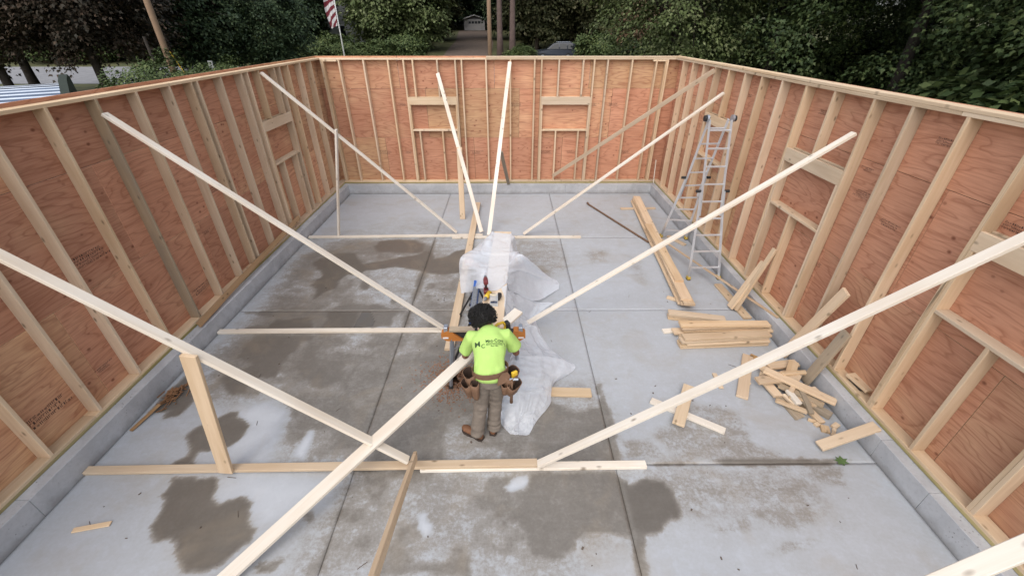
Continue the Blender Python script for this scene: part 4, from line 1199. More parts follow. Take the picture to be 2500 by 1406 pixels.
PB = Vector((-0.27, 3.32, 0.0))
worker = empty('person', PB, 'worker in a neon green T-shirt, grey trousers and tool belt bending over the sawhorse', 'person')
def W(*p):
    return Vector(p) - PB
M['skin'] = plain('brown_skin', (0.205, 0.098, 0.062), 0.55, var=0.08)
M['shirt'] = plain('neon_green_cotton', (0.44, 0.67, 0.18), 0.85, var=0.06, scale=60)
M['pants'] = plain('grey_brown_canvas', (0.195, 0.165, 0.138), 0.9, var=0.25, scale=30)
M['boot'] = plain('brown_boot_leather', (0.185, 0.085, 0.042), 0.6, var=0.2, scale=12)
M['sole'] = plain('dark_boot_sole', (0.05, 0.035, 0.028), 0.8)
M['leather'] = plain('worn_tan_leather', (0.175, 0.098, 0.058), 0.75, var=0.3, scale=14)
M['leather_dark'] = plain('dark_leather_lining', (0.045, 0.026, 0.018), 0.85, var=0.3)
M['hair'] = plain('black_curly_hair', (0.010, 0.009, 0.009), 0.55, var=0.3, scale=40)

hipL, hipR = W(-0.295, 3.265, 0.935), W(-0.115, 3.27, 0.945)
kneeL, kneeR = W(-0.320, 3.30, 0.52), W(-0.165, 3.375, 0.51)
ankL, ankR = W(-0.385, 3.255, 0.10), W(-0.195, 3.345, 0.10)
pel, waist = W(-0.205, 3.265, 0.965), W(-0.210, 3.30, 1.050)
chest, uch = W(-0.220, 3.445, 1.165), W(-0.226, 3.540, 1.225)
shl, neck = W(-0.232, 3.615, 1.265), W(-0.246, 3.668, 1.298)
head = W(-0.300, 3.755, 1.325)
sL, sR = W(-0.400, 3.585, 1.220), W(-0.058, 3.590, 1.250)
eL, eR = W(-0.505, 3.625, 0.925), W(0.070, 3.630, 0.965)
hL, hR = W(-0.465, 3.87, 0.845), W(-0.010, 3.88, 0.995)

# body: one skin surface with a face and gripping hands
bd = MB()
fdir = (W(-0.37, 3.93, 1.16) - head).normalized()      # he looks down at the cut
side = fdir.cross(Vector((0, 0, 1))).normalized()
hup = side.cross(fdir).normalized()
HR = Matrix((side, fdir, hup)).transposed()
bd.ball(head, (0.074, 0.096, 0.108), 20, 14, HR)
bd.ball(head + HR @ Vector((0, 0.035, -0.055)), (0.056, 0.066, 0.066), 16, 10, HR)      # jaw
bd.ball(head + HR @ Vector((0, 0.098, -0.022)), (0.013, 0.022, 0.026), 10, 8, HR)       # nose
bd.ball(head + HR @ Vector((0, 0.088, -0.068)), (0.024, 0.016, 0.009), 10, 8, HR)       # lips
bd.ball(head + HR @ Vector((0, 0.080, 0.022)), (0.052, 0.020, 0.010), 10, 8, HR)        # brow
for sx in (-1, 1):
    bd.ball(head + HR @ Vector((sx * 0.077, -0.004, -0.012)), (0.010, 0.022, 0.034), 8, 8, HR)
bd.tube([shl - Vector((0, 0, 0.05)), neck, head + HR @ Vector((0, -0.02, -0.06))], [0.066, 0.056, 0.055], 14)
bd.tube([pel, waist, chest, uch, shl], [0.1] * 5, 18, ell=[(0.150, 0.100), (0.138, 0.095), (0.160, 0.108), (0.170, 0.100), (0.11, 0.075)], ref=(1, 0.05, 0))
def limb(pts, rads):
    bd.tube(pts, rads, 12)
    for p, r in zip(pts, rads):
        bd.ball(p, r * 0.98, 10, 8)
limb([sL, (sL + eL) / 2, eL], [0.056, 0.048, 0.040]); limb([eL, eL.lerp(hL, 0.35), hL], [0.041, 0.043, 0.027])
limb([sR, (sR + eR) / 2, eR], [0.056, 0.048, 0.040]); limb([eR, eR.lerp(hR, 0.35), hR], [0.041, 0.043, 0.027])
limb([hipL, kneeL, ankL], [0.070, 0.050, 0.034]); limb([hipR, kneeR, ankR], [0.070, 0.050, 0.034])
def hand(wrist, fwd, down, sgn):
    """palm and five bent fingers; sgn = side the thumb is on"""
    fwd = fwd.normalized(); acr = fwd.cross(down).normalized() * sgn; nrm = down - fwd * down.dot(fwd); nrm.normalize()
    rot = Matrix((acr, fwd, -nrm)).transposed()
    pc = wrist + fwd * 0.048
    bd.ball(pc, (0.043, 0.058, 0.017), 14, 10, rot)
    for k, ln in enumerate((0.072, 0.082, 0.077, 0.060)):
        root_ = wrist + fwd * (0.090 - 0.004 * abs(k - 1)) + acr * (0.030 - 0.020 * k)
        p1 = root_ + fwd * (ln * 0.42) + nrm * (ln * 0.20)
        p2 = p1 + fwd * (ln * 0.08) + nrm * (ln * 0.36)
        p3 = p2 - fwd * (ln * 0.16) + nrm * (ln * 0.20)
        bd.tube([root_ - fwd * 0.02, root_, p1, p2, p3], [0.0095, 0.0095, 0.0088, 0.008, 0.0065], 8)
        bd.ball(p3, 0.0065, 8, 6)
    t0 = wrist + fwd * 0.028 + acr * 0.030
    t1 = t0 + acr * 0.026 + fwd * 0.026 + nrm * 0.010
    t2 = t1 + fwd * 0.030 + nrm * 0.018 - acr * 0.004
    bd.tube([t0, t1, t2], [0.013, 0.0105, 0.008], 8); bd.ball(t2, 0.008, 8, 6)
hand(hL, (hL - eL).normalized() * 0.5 + Vector((0.1, 0.9, -0.2)), Vector((0, 0, -1)), 1)
hand(hR, (hR - eR).normalized() * 0.4 + Vector((-0.15, 0.9, 0)), Vector((0, 0, -1)), -1)
put(remesh(bd, 0.0068, 'body', 2), 'body', M['skin'], worker)
M['eye'] = plain('eye_white', (0.7, 0.68, 0.65), 0.3)
for sx in (-1, 1):
    m = MB(); m.ball(head + HR @ Vector((sx * 0.031, 0.083, 0.002)), (0.012, 0.009, 0.009), 10, 8, HR); m.build('eye', M['eye'], worker, smooth=True)

# curly hair
m = MB()
hc = head + HR @ Vector((0, -0.022, 0.030))
m.ball(hc, (0.122, 0.126, 0.124), 20, 14, HR)
rh = random.Random(9)
for k in range(1500):
    z = rh.uniform(-0.55, 1.0); th = rh.uniform(0, 6.283)
    rr = math.sqrt(1 - z * z)
    d = Vector((rr * math.cos(th), rr * math.sin(th), z))
    if d.y > 0.55 and d.z < 0.35:
        continue
    lump = 1 + 0.10 * math.sin(5 * d.x + 2) * math.cos(4 * d.z + 1)
    p = hc + HR @ Vector((d.x * 0.136, d.y * 0.138, d.z * 0.136)) * (lump + rh.uniform(-0.06, 0.13))
    t1 = Vector((rh.gauss(0, 1), rh.gauss(0, 1), rh.gauss(0, 1))).normalized()
    t2 = t1.orthogonal().normalized()
    r0 = rh.uniform(0.008, 0.014)
    m.tube([p + t1 * (r0 * math.cos(a)) + t2 * (r0 * math.sin(a)) + t1.cross(t2) * (0.006 * a / 3) for a in (0, 1.1, 2.2, 3.3, 4.4)], 0.0030, 4)
m.build('hair', M['hair'], worker, smooth=True)

# T-shirt
m = MB()
hem = W(-0.206, 3.270, 0.995)
m.tube([hem, W(-0.210, 3.298, 1.045), W(-0.215, 3.365, 1.130), chest, uch, shl, neck + Vector((0, 0, -0.012))], [0.1] * 7, 24,
       ell=[(0.168, 0.128), (0.160, 0.120), (0.166, 0.124), (0.182, 0.128), (0.192, 0.118), (0.146, 0.090), (0.070, 0.068)], ref=(1, 0.05, 0))
for (s_, e_, k) in ((sL, eL, 0.72), (sR, eR, 0.70)):
    en = s_.lerp(e_, k)
    out = Vector((-0.02 if s_ is sL else 0.02, 0, 0))
    m.tube([s_.lerp(uch, 0.45), s_ + out, s_.lerp(e_, 0.35) + out, en + out], [0.075, 0.078, 0.076, 0.080], 16)
def shirt_folds(c):
    w = 0.022 * VN(c * np.array([6, 6, 3.0]) + 3.0, 1.6) + 0.016 * VN(c * np.array([9, 9, 5.0]) + 8.0, 2.0)
    low = np.clip((1.22 - c[:, 2]) / 0.2, 0, 1)
    return w * (0.5 + 1.1 * low)
shirt_me = remesh(m, 0.009, 'shirt', 5, shirt_folds)
shirt = put(shirt_me, 'shirt', M['shirt'], worker)
m = MB()      # tail of the shirt showing below the belt
m.tube([W(-0.205, 3.268, 1.010), W(-0.204, 3.258, 0.955)], [0.1] * 2, 24, ell=[(0.168, 0.122), (0.174, 0.130)], ref=(1, 0.05, 0))
m.build('shirt_tail', M['shirt'], worker, smooth=True)
# collar ring
m = MB(); m.tube([neck + Vector((math.cos(a) * 0.064, math.sin(a) * 0.060, 0.004 + 0.012 * math.sin(a))) for a in np.linspace(0, 2 * math.pi, 25)], 0.006, 6, caps=False); m.build('collar', M['shirt'], worker, smooth=True)

# printed logo on the back of the shirt
def text_mesh(body, size, bold=0.0):
    cu = bpy.data.curves.new('t', 'FONT'); cu.body = body; cu.size = size; cu.offset = bold
    cu.resolution_u = 3
    o = bpy.data.objects.new('t', cu); COL.objects.link(o)
    dg = bpy.context.evaluated_depsgraph_get()
    me = bpy.data.meshes.new_from_object(o.evaluated_get(dg))
    bpy.data.objects.remove(o)
    vs = [v.co.copy() for v in me.vertices]; fs = [tuple(p.vertices) for p in me.polygons]
    bpy.data.meshes.remove(me)
    return vs, fs
logo = MB()
def letters(body, size, x, y, bold=0.0):
    vs, fs = text_mesh(body, size, bold)
    logo.add([Vector((v.x + x, v.y + y, 0)) for v in vs], fs)
    return x + (max(v.x for v in vs) if vs else 0)
letters('M', 0.084, -0.162, -0.034, 0.0006)
letters('C', 0.060, -0.094, -0.056, 0.0006)
x = letters('M', 0.047, -0.043, 0.000, 0.0008) + 0.002
x = letters('AS', 0.036, x, 0.000, 0.0008) + 0.002
x = letters('-', 0.040, x, 0.002, 0.0008) + 0.002
x = letters('C', 0.047, x, 0.000, 0.0008) + 0.002
x = letters('ON', 0.036, x, 0.000, 0.0008)
xe = x + 0.014
for (x0, y0, x1, y1) in ((-0.034, -0.012, xe, -0.0085), (xe - 0.004, -0.040, xe, -0.0085)):
    for i in range(12 if x1 - x0 > 0.05 else 1):
        n = 12 if x1 - x0 > 0.05 else 1
        a, b = x0 + (x1 - x0) * i / n, x0 + (x1 - x0) * (i + 1) / n
        logo.add([Vector((a, y0, 0)), Vector((b, y0, 0)), Vector((b, y1, 0)), Vector((a, y1, 0))], [(0, 1, 2, 3)])
letters('Masonry And Concrete', 0.0175, -0.040, -0.029, 0.0004)
letters('Since 1983', 0.0175, 0.005, -0.047, 0.0004)
bvh = BVHTree.FromPolygons([v.co.copy() for v in shirt_me.vertices], [tuple(p.vertices) for p in shirt_me.polygons])
sp_ = (shl - waist).normalized(); nin = Vector((0, sp_.z, -sp_.y)).normalized()
ctr = waist.lerp(shl, 0.60) + Vector((0.012, 0, 0)) - nin * 0.6
ca, sa = math.cos(R(5)), math.sin(R(5))
nv = []
for (lx, ly, _) in logo.v:
    st = ctr + Vector((lx * ca - ly * sa, 0, 0)) + sp_ * (lx * sa + ly * ca)
    hit = bvh.ray_cast(st, nin)
    if hit[0] is None:
        nv.append(tuple(st + nin * 0.48))
    else:
        nv.append(tuple(hit[0] + hit[1] * 0.0035))
logo.v = nv
M['print'] = plain('shirt_print', (0.035, 0.075, 0.025), 0.8, var=0.2)
logo.build('shirt_print', M['print'], worker)

# trousers
m = MB()
m.tube([W(-0.205, 3.275, 1.030), pel, W(-0.206, 3.265, 0.875)], [0.1] * 3, 22, ell=[(0.158, 0.110), (0.170, 0.128), (0.150, 0.120)], ref=(1, 0.03, 0))
for (h, k, a) in ((hipL, kneeL, ankL), (hipR, kneeR, ankR)):
    m.tube([h, h.lerp(k, 0.5), k, k.lerp(a, 0.5), a + Vector((0, -0.008, -0.035))], [0.098, 0.090, 0.080, 0.077, 0.084], 16)
    m.ball(h, 0.098, 12, 8)
def pant_folds(c):
    k = np.exp(-((c[:, 2] - 0.50) / 0.10) ** 2) + 1.3 * np.exp(-((c[:, 2] - 0.13) / 0.09) ** 2) + 0.8 * np.exp(-((c[:, 2] - 0.87) / 0.07) ** 2)
    return (0.016 * VN(c * np.array([4, 4, 11.0]) + 5.0, 2.4) + 0.010 * VN(c * np.array([8, 8, 16.0]), 2.4)) * (0.35 + k)
put(remesh(m, 0.010, 'trousers', 4, pant_folds), 'trousers', M['pants'], worker)
# boots
for (a, toe, nm) in ((ankL, W(-0.595, 3.385, 0.0), 'l'), (ankR, W(-0.150, 3.60, 0.0), 'r')):
    d = Vector((toe.x - a.x, toe.y - a.y, 0)); d.normalize()
    heel = Vector((a.x, a.y, 0)) - d * 0.075
    sd = d.cross(Vector((0, 0, 1)))
    m = MB()
    m.tube([a + Vector((0, 0, 0.10)), a, Vector((a.x, a.y, 0.06)) - d * 0.02], [0.050, 0.052, 0.056], 14)
    P_ = [heel + Vector((0, 0, 0.055)) + d * t for t in (0.0, 0.04, 0.11, 0.18, 0.245, 0.285)]
    m.tube(P_, [0.04] * 6, 14, ell=[(0.030, 0.038), (0.040, 0.050), (0.040, 0.045), (0.050, 0.038), (0.048, 0.034), (0.024, 0.022)], ref=sd)
    bt = put(remesh(m, 0.007, 'boot', 3), 'boot', M['boot'], worker)
    sl = MB()
    out = [(-0.035, 0.0), (-0.045, 0.04), (-0.038, 0.11), (-0.052, 0.19), (-0.048, 0.25), (-0.022, 0.290), (0.022, 0.290), (0.048, 0.25), (0.052, 0.19), (0.038, 0.11), (0.045, 0.04), (0.035, 0.0)]
    pp = [heel + sd * p[0] + d * (p[1] - 0.006) for p in out]
    n = len(pp)
    sl.add([p for p in pp] + [p + Vector((0, 0, 0.026)) for p in pp], [tuple(range(n - 1, -1, -1)), tuple(range(n, 2 * n))] + [(i, (i + 1) % n, n + (i + 1) % n, n + i) for i in range(n)])
    sl.build('sole', M['sole'], bt)

# tool belt with pouches: a thing worn by the worker
BZ = 0.115
belt = empty('tool_belt', (-0.21, 3.28, 0.90), 'worn brown leather tool belt with pouches on the worker', 'tool belt')
BO = belt.location
def Bp(*p):
    return Vector((p[0], p[1] - 0.005, p[2] + BZ)) - BO
m = MB()
n = 36
ring = []
for i in range(n):
    a = 2 * math.pi * i / n
    ring.append((math.cos(a), math.sin(a)))
cz = 0.925
for i in range(n):
    j = (i + 1) % n
    q = []
    for (cx_, sy_) in (ring[i], ring[j]):
        for dz in (-0.032, 0.032):
            for rr in (0.0, 0.007):
                q.append(Bp(-0.208 + cx_ * (0.186 + rr), 3.285 + sy_ * (0.138 + rr), cz + dz + cx_ * 0.025 - sy_ * 0.012))
    m.add(q, [(0, 2, 3, 1), (4, 5, 7, 6), (1, 3, 7, 5), (0, 4, 6, 2), (2, 6, 7, 3), (0, 1, 5, 4)])
m.build('strap', M['leather'], belt)
def pouch(c, w, d, h, yaw, tilt, mat='leather', flare=1.15, name='pouch'):
    """open bag: outer shell, rolled rim and dark inside"""
    rot = Matrix.Rotation(yaw, 3, 'Z') @ Matrix.Rotation(tilt, 3, 'X')
    def rings(scale, zs):
        out = []
        for (z, k) in zs:
            rg = []
            for i in range(16):
                a = 2 * math.pi * i / 16
                ex = math.copysign(abs(math.cos(a)) ** 0.6, math.cos(a)); ey = math.copysign(abs(math.sin(a)) ** 0.6, math.sin(a))
                front = 1.0 if ey < 0 else 0.75
                drop = -0.022 * max(0, -ey) if z > h * 0.9 else 0
                rg.append(Bp(*c) + rot @ Vector((ex * w / 2 * k * scale, ey * d / 2 * k * scale * front, z - h + drop)))
            out.append(rg)
        return out
    o_ = rings(1.0, [(0, 0.62), (h * 0.12, 0.86), (h * 0.55, 1.0), (h, flare)])
    i_ = rings(0.90, [(h, flare), (h * 0.5, 1.0), (h * 0.25, 0.85)])
    m = MB()
    allr = o_ + i_[:1]
    vs = [p for rg in allr for p in rg]
    fs = [tuple(range(15, -1, -1))]
    for k in range(len(allr) - 1):
        fs += [(k * 16 + i, k * 16 + (i + 1) % 16, (k + 1) * 16 + (i + 1) % 16, (k + 1) * 16 + i) for i in range(16)]
    m.add(vs, fs)
    p = m.build(name, M[mat], belt, smooth=True)
    m = MB()
    vs = [q for rg in i_ for q in rg]
    fs = []
    for k in range(len(i_) - 1):
        fs += [(k * 16 + i, (k + 1) * 16 + i, (k + 1) * 16 + (i + 1) % 16, k * 16 + (i + 1) % 16) for i in range(16)]
    fs.append(tuple(range(32, 48)))
    m.add(vs, fs)
    m.build('lining', M['leather_dark'], p, smooth=True)
    return p
pouch((-0.425, 3.27, 0.90), 0.155, 0.12, 0.25, R(-62), R(6))
pouch((-0.455, 3.205, 0.82), 0.125, 0.10, 0.21, R(-55), R(10))
pouch((-0.365, 3.155, 0.86), 0.085, 0.07, 0.25, R(-25), R(4))
pouch((0.005, 3.25, 0.92), 0.19, 0.13, 0.25, R(55), R(8))
pouch((0.045, 3.175, 0.83), 0.16, 0.10, 0.17, R(48), R(14))
pouch((-0.045, 3.165, 0.84), 0.085, 0.07, 0.17, R(20), R(6))
m = MB(); m.prism([(-0.09, -0.02), (0.03, 0.0), (0.055, 0.06), (0.03, 0.11), (-0.03, 0.11), (-0.075, 0.06)], 'y', -0.005, 0.005)
fl = m.build('flap', M['leather'], belt, loc=Bp(-0.045, 3.150, 0.87)); fl.rotation_euler = (R(-14), 0, R(18))
m = MB(); m.tube([Bp(0.02, 3.175, 0.86), Bp(0.015, 3.168, 0.70), Bp(0.013, 3.165, 0.56)], [0.012, 0.014, 0.018], 10); hm = m.build('hammer', M['leather'], belt, smooth=True)
m = MB(); m.tube([Bp(-0.03, 3.185, 0.875), Bp(0.085, 3.185, 0.875)], [0.016, 0.014], 10); m.build('hammer_head', M['galv'], hm)
m = MB(); m.cbox(Bp(0.045, 3.235, 0.90), (0.07, 0.035, 0.075), Matrix.Rotation(0.6, 3, 'Z'), ch=0.008); m.build('tape_measure', M['yellow'], belt)
# ------------------------------------------------------------------ terrain, road, driveway
def gz(y):
    return -0.15 + min(max(0.0, y - 42.0), 18.0) * 0.088 + max(0.0, y - 60.0) * 0.047
def ground_mat(name, c1, c2, sc):
    t = NT(name)
    geo = t.n('NewGeometry')
    a = t.noise(geo.outputs['Position'], sc, 6.0, 0.65)
    return t.done(t.mix(t.ramp(a, [(0.3, 0.0), (0.7, 1.0)]), c1, c2), 0.95)
M['grass'] = ground_mat('rough_grass', (0.050, 0.065, 0.022), (0.115, 0.110, 0.045), 0.8)
M['asphalt'] = ground_mat('worn_asphalt', (0.20, 0.205, 0.22), (0.27, 0.275, 0.29), 1.5)
M['gravel'] = ground_mat('gravel_drive', (0.105, 0.080, 0.064), (0.160, 0.125, 0.100), 3.0)
ys = [-80, 0, 20, 42, 60, 75, 100, 140, 220, 400]
xs = [-400, -150, -60, -20, 20, 60, 150, 400]
m = MB()
m.v = [(x, y, gz(y)) for y in ys for x in xs]
nx = len(xs)
m.f = [(j * nx + i, j * nx + i + 1, (j + 1) * nx + i + 1, (j + 1) * nx + i) for j in range(len(ys) - 1) for i in range(nx - 1)]
g = m.build('ground', M['grass']); g['kind'] = 'structure'
m = MB()
for (ya, yb_, dz) in ((40.5, 42.0, 0.02), (42.0, 49.5, 0.02)):
    m.add([(-180, ya, gz(ya) + dz), (60, ya, gz(ya) + dz), (60, yb_, gz(yb_) + dz), (-180, yb_, gz(yb_) + dz)], [(0, 1, 2, 3)])
o = m.build('road', M['asphalt']); o['kind'] = 'structure'
m = MB()
m.add([(-7.6, 49.5, gz(49.5) + 0.03), (-1.9, 49.5, gz(49.5) + 0.03), (-2.4, 75, gz(75) + 0.03), (-8.2, 75, gz(75) + 0.03), (-4.3, 101, gz(101) + 0.03), (-10.2, 101, gz(101) + 0.03), (-2.1, 60, gz(60) + 0.03), (-7.8, 60, gz(60) + 0.03)], [(0, 1, 6, 7), (7, 6, 2, 3), (3, 2, 4, 5)])
o = m.build('driveway', M['gravel']); o['kind'] = 'structure'

# ------------------------------------------------------------------ foliage
def leaf_mat(name, c1, c2, c3, trans=0.22):
    t = NT(name)
    c1, c2, c3 = [tuple(v * 1.05 for v in c) for c in (c1, c2, c3)]
    geo = t.n('NewGeometry')
    rp = geo.outputs['Random Per Island']
    col = t.ramp(rp, [(0.0, c1), (0.55, c2), (1.0, c3)])
    cl = t.noise(geo.outputs['Position'], 0.9, 2.0)
    col = t.mix(t.ramp(cl, [(0.4, 0.0), (0.65, 0.55)]), col, c1)
    return t.done(col, 0.6, spec=0.3)
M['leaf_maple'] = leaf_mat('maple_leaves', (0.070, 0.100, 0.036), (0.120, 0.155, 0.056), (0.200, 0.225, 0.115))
M['leaf_right'] = leaf_mat('shaded_maple_leaves', (0.030, 0.052, 0.020), (0.060, 0.092, 0.030), (0.110, 0.140, 0.050), 0.15)  # darker copy of the maple leaves, woodland shade put into the colour
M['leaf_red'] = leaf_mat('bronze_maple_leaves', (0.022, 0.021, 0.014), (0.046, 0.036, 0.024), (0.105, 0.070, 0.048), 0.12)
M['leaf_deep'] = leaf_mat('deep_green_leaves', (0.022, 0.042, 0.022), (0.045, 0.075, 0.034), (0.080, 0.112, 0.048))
M['leaf_olive'] = leaf_mat('olive_leaves', (0.040, 0.048, 0.020), (0.075, 0.082, 0.034), (0.125, 0.115, 0.060))
M['leaf_shrub'] = leaf_mat('shrub_leaves', (0.040, 0.066, 0.022), (0.072, 0.105, 0.032), (0.125, 0.155, 0.052))
M['leaf_rust'] = leaf_mat('rusty_conifer_needles', (0.060, 0.040, 0.024), (0.110, 0.068, 0.036), (0.160, 0.095, 0.050))

LEAF6 = np.array([(0, 0, 0), (0.42, 0.30, -0.10), (0.22, 0.52, 0.0), (0, 1.0, -0.14), (-0.22, 0.52, 0.0), (-0.42, 0.30, -0.10)], np.float32)
LEAF4 = np.array([(0, 0, 0), (0.34, 0.5, -0.05), (0, 1.0, -0.12), (-0.34, 0.5, -0.05)], np.float32)
def leaf_mesh(name, pos, nrm, fwd, size, shape, mat):
    n = len(pos)
    nrm = nrm / (np.linalg.norm(nrm, axis=1, keepdims=True) + 1e-9)
    fwd = fwd - nrm * np.sum(fwd * nrm, 1, keepdims=True)
    fwd = fwd / (np.linalg.norm(fwd, axis=1, keepdims=True) + 1e-9)
    sd = np.cross(fwd, nrm)
    k = len(shape)
    v = (pos[:, None, :] + size[:, None, None] * (shape[None, :, 0:1] * sd[:, None, :] + shape[None, :, 1:2] * fwd[:, None, :] + shape[None, :, 2:3] * nrm[:, None, :]))
    me = bpy.data.meshes.new(name)
    me.vertices.add(n * k); me.vertices.foreach_set('co', v.astype(np.float32).ravel())
    me.loops.add(n * k); me.loops.foreach_set('vertex_index', np.arange(n * k, dtype=np.int32))
    me.polygons.add(n); me.polygons.foreach_set('loop_start', np.arange(0, n * k, k, dtype=np.int32))
    me.update(calc_edges=True)
    me.materials.append(mat)
    return me
def crown_points(rs, rx, rz, cz, n_clump, per, rc, droop=0.35, core=0.35, lump=0.28):
    """leaf positions in sprays spread through an uneven ellipsoid"""
    d = rs.normal(size=(n_clump, 3)); d /= np.linalg.norm(d, axis=1, keepdims=True)
    r = core + (1 - core) * rs.rand(n_clump) ** 0.55
    bumps = 1 + lump * 2.0 * VN(d * 1.7 + rs.rand() * 20, 1.0) + lump * VN(d * 4.1 + rs.rand() * 20, 1.0)
    C_ = d * (r * bumps)[:, None] * np.array([rx, rx, rz]) + np.array([0, 0, cz])
    out = d * np.array([1, 1, 0.4])
    out /= np.linalg.norm(out, axis=1, keepdims=True)
    cn = np.array([0, 0, 1.0]) + out * droop + rs.normal(size=(n_clump, 3)) * 0.22
    cn /= np.linalg.norm(cn, axis=1, keepdims=True)
    t1 = np.cross(cn, rs.normal(size=(n_clump, 3))); t1 /= np.linalg.norm(t1, axis=1, keepdims=True)
    t2 = np.cross(cn, t1)
    rad = rc * (0.6 + 0.8 * rs.rand(n_clump, per)) * np.sqrt(rs.rand(n_clump, per))
    th = rs.rand(n_clump, per) * 6.283
    a = (rad * np.cos(th))[..., None]; b = (rad * np.sin(th))[..., None]
    pos = C_[:, None, :] + a * t1[:, None, :] + b * t2[:, None, :] * 0.75 + cn[:, None, :] * (rs.normal(size=(n_clump, per, 1)) * rc * 0.16) - np.array([0, 0, 1.0]) * (rad ** 2)[..., None] * 0.28 / max(rc, 0.1)
    ln = cn[:, None, :] + rs.normal(size=(n_clump, per, 3)) * 0.42
    fw = out[:, None, :] * 0.8 + a / rc * t1[:, None, :] + b / rc * t2[:, None, :] + rs.normal(size=(n_clump, per, 3)) * 0.35 - np.array([0, 0, 0.45])
    return C_, pos.reshape(-1, 3), ln.reshape(-1, 3), fw.reshape(-1, 3)
def trunk_mesh(rs, h, r0, centres, n_limb, mat, bend=0.25):
    m = MB()
    sw = rs.normal(size=2) * bend
    P_ = [Vector((sw[0] * (t ** 1.5), sw[1] * (t ** 1.5), -0.3 + (h + 0.3) * t)) for t in np.linspace(0, 1, 7)]
    m.tube(P_, [r0 * (1.25 if i == 0 else 1.0 - 0.11 * i) for i in range(7)], 9)
    for k in range(n_limb):
        c = Vector(centres[k % len(centres)])
        t = 0.3 + 0.6 * rs.rand()
        i = min(5, int(t * 6)); s = P_[i].lerp(P_[i + 1], t * 6 - i)
        mid = s.lerp(c, 0.5) + Vector((rs.normal() * 0.2, rs.normal() * 0.2, 0.35))
        m.tube([s, mid, c], [r0 * 0.34, r0 * 0.22, r0 * 0.07], 6)
    me = m.mesh('trunk', True); me.materials.append(mat)
    return me
def variant(seed, rx, rz, cz, n_clump, per, rc, leaf, mat, bark, shape=LEAF4, r0=0.22, n_limb=14, **kw):
    rs = np.random.RandomState(seed)
    C_, p, n_, f_ = crown_points(rs, rx, rz, cz, n_clump, per, rc, **kw)
    keep = p[:, 2] > 0.15
    p, n_, f_ = p[keep], n_[keep], f_[keep]
    sz = leaf * (0.65 + 0.7 * rs.rand(len(p)))
    cm = leaf_mesh('crown', p, n_, f_, sz, shape, mat)
    tm = trunk_mesh(rs, cz + rz * 0.55, r0, C_, n_limb, bark)
    return cm, tm
def plant(name, cat, var, x, y, s, rot, label, group, z=None, parts=('crown', 'trunk')):
    root = empty(name, (x, y, gz(y) if z is None else z), label, cat, group)
    root.rotation_euler = (0, 0, rot)
    root.scale = (s, s, s)
    for me, nm in zip(var, parts):
        link(bpy.data.objects.new(nm, me), root)
    return root

# big maples close behind the right wall
GR = 'maples behind the right wall'
VR = [variant(100 + k, 6.0, 7.6, 9.2, 420, 105, 0.95, 0.145, M['leaf_right'], M['bark_dark'], LEAF6, r0=0.24, core=0.45, droop=0.6, lump=0.42) for k in range(3)]  # crowns enlarged above the view so their overhang shades the lower leaves
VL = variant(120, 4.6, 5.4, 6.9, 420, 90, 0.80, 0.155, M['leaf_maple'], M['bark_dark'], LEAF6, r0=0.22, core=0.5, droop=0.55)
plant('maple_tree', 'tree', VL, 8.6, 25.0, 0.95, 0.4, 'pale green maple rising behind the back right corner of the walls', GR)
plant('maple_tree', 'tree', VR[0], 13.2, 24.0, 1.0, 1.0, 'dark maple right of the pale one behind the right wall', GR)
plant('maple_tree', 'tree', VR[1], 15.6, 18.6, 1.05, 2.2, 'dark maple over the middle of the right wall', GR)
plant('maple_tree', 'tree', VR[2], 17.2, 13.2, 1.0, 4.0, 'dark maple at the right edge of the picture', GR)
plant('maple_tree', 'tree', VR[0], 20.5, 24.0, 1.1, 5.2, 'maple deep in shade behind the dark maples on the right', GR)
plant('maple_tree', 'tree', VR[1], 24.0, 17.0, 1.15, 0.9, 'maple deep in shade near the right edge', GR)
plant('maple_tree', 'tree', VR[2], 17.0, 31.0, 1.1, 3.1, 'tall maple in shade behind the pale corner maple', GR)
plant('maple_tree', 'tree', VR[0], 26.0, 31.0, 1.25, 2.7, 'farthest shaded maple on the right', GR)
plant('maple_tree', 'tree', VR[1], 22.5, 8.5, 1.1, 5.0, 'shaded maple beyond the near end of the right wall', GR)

VU = variant(125, 2.6, 1.7, 1.5, 170, 70, 0.75, 0.24, M['leaf_right'], M['bark_dark'], LEAF4, r0=0.06, n_limb=10, core=0.3)
ORDN = ('first', 'second', 'third', 'fourth', 'fifth', 'sixth', 'seventh', 'eighth', 'ninth', 'tenth', 'eleventh', 'twelfth', 'thirteenth')
for i, (x, y, s) in enumerate(((9.8, 31.0, 1.1), (13.5, 29.0, 1.1), (17.5, 27.0, 1.15), (20.5, 23.5, 1.2), (22.5, 20.0, 1.2), (23.5, 16.0, 1.2), (13.0, 35.0, 1.2), (18.5, 34.0, 1.3), (23.5, 29.5, 1.35), (28.0, 25.0, 1.4), (28.5, 19.0, 1.4), (16.2, 11.6, 1.35), (18.8, 15.2, 1.4))):
    plant('dark_bush', 'shrub', VU, x, y, s, i * 0.9, 'dark undergrowth bush under the right maples, %s counted from the back corner' % ORDN[i], 'undergrowth under the right maples', parts=('crown', 'stem'))

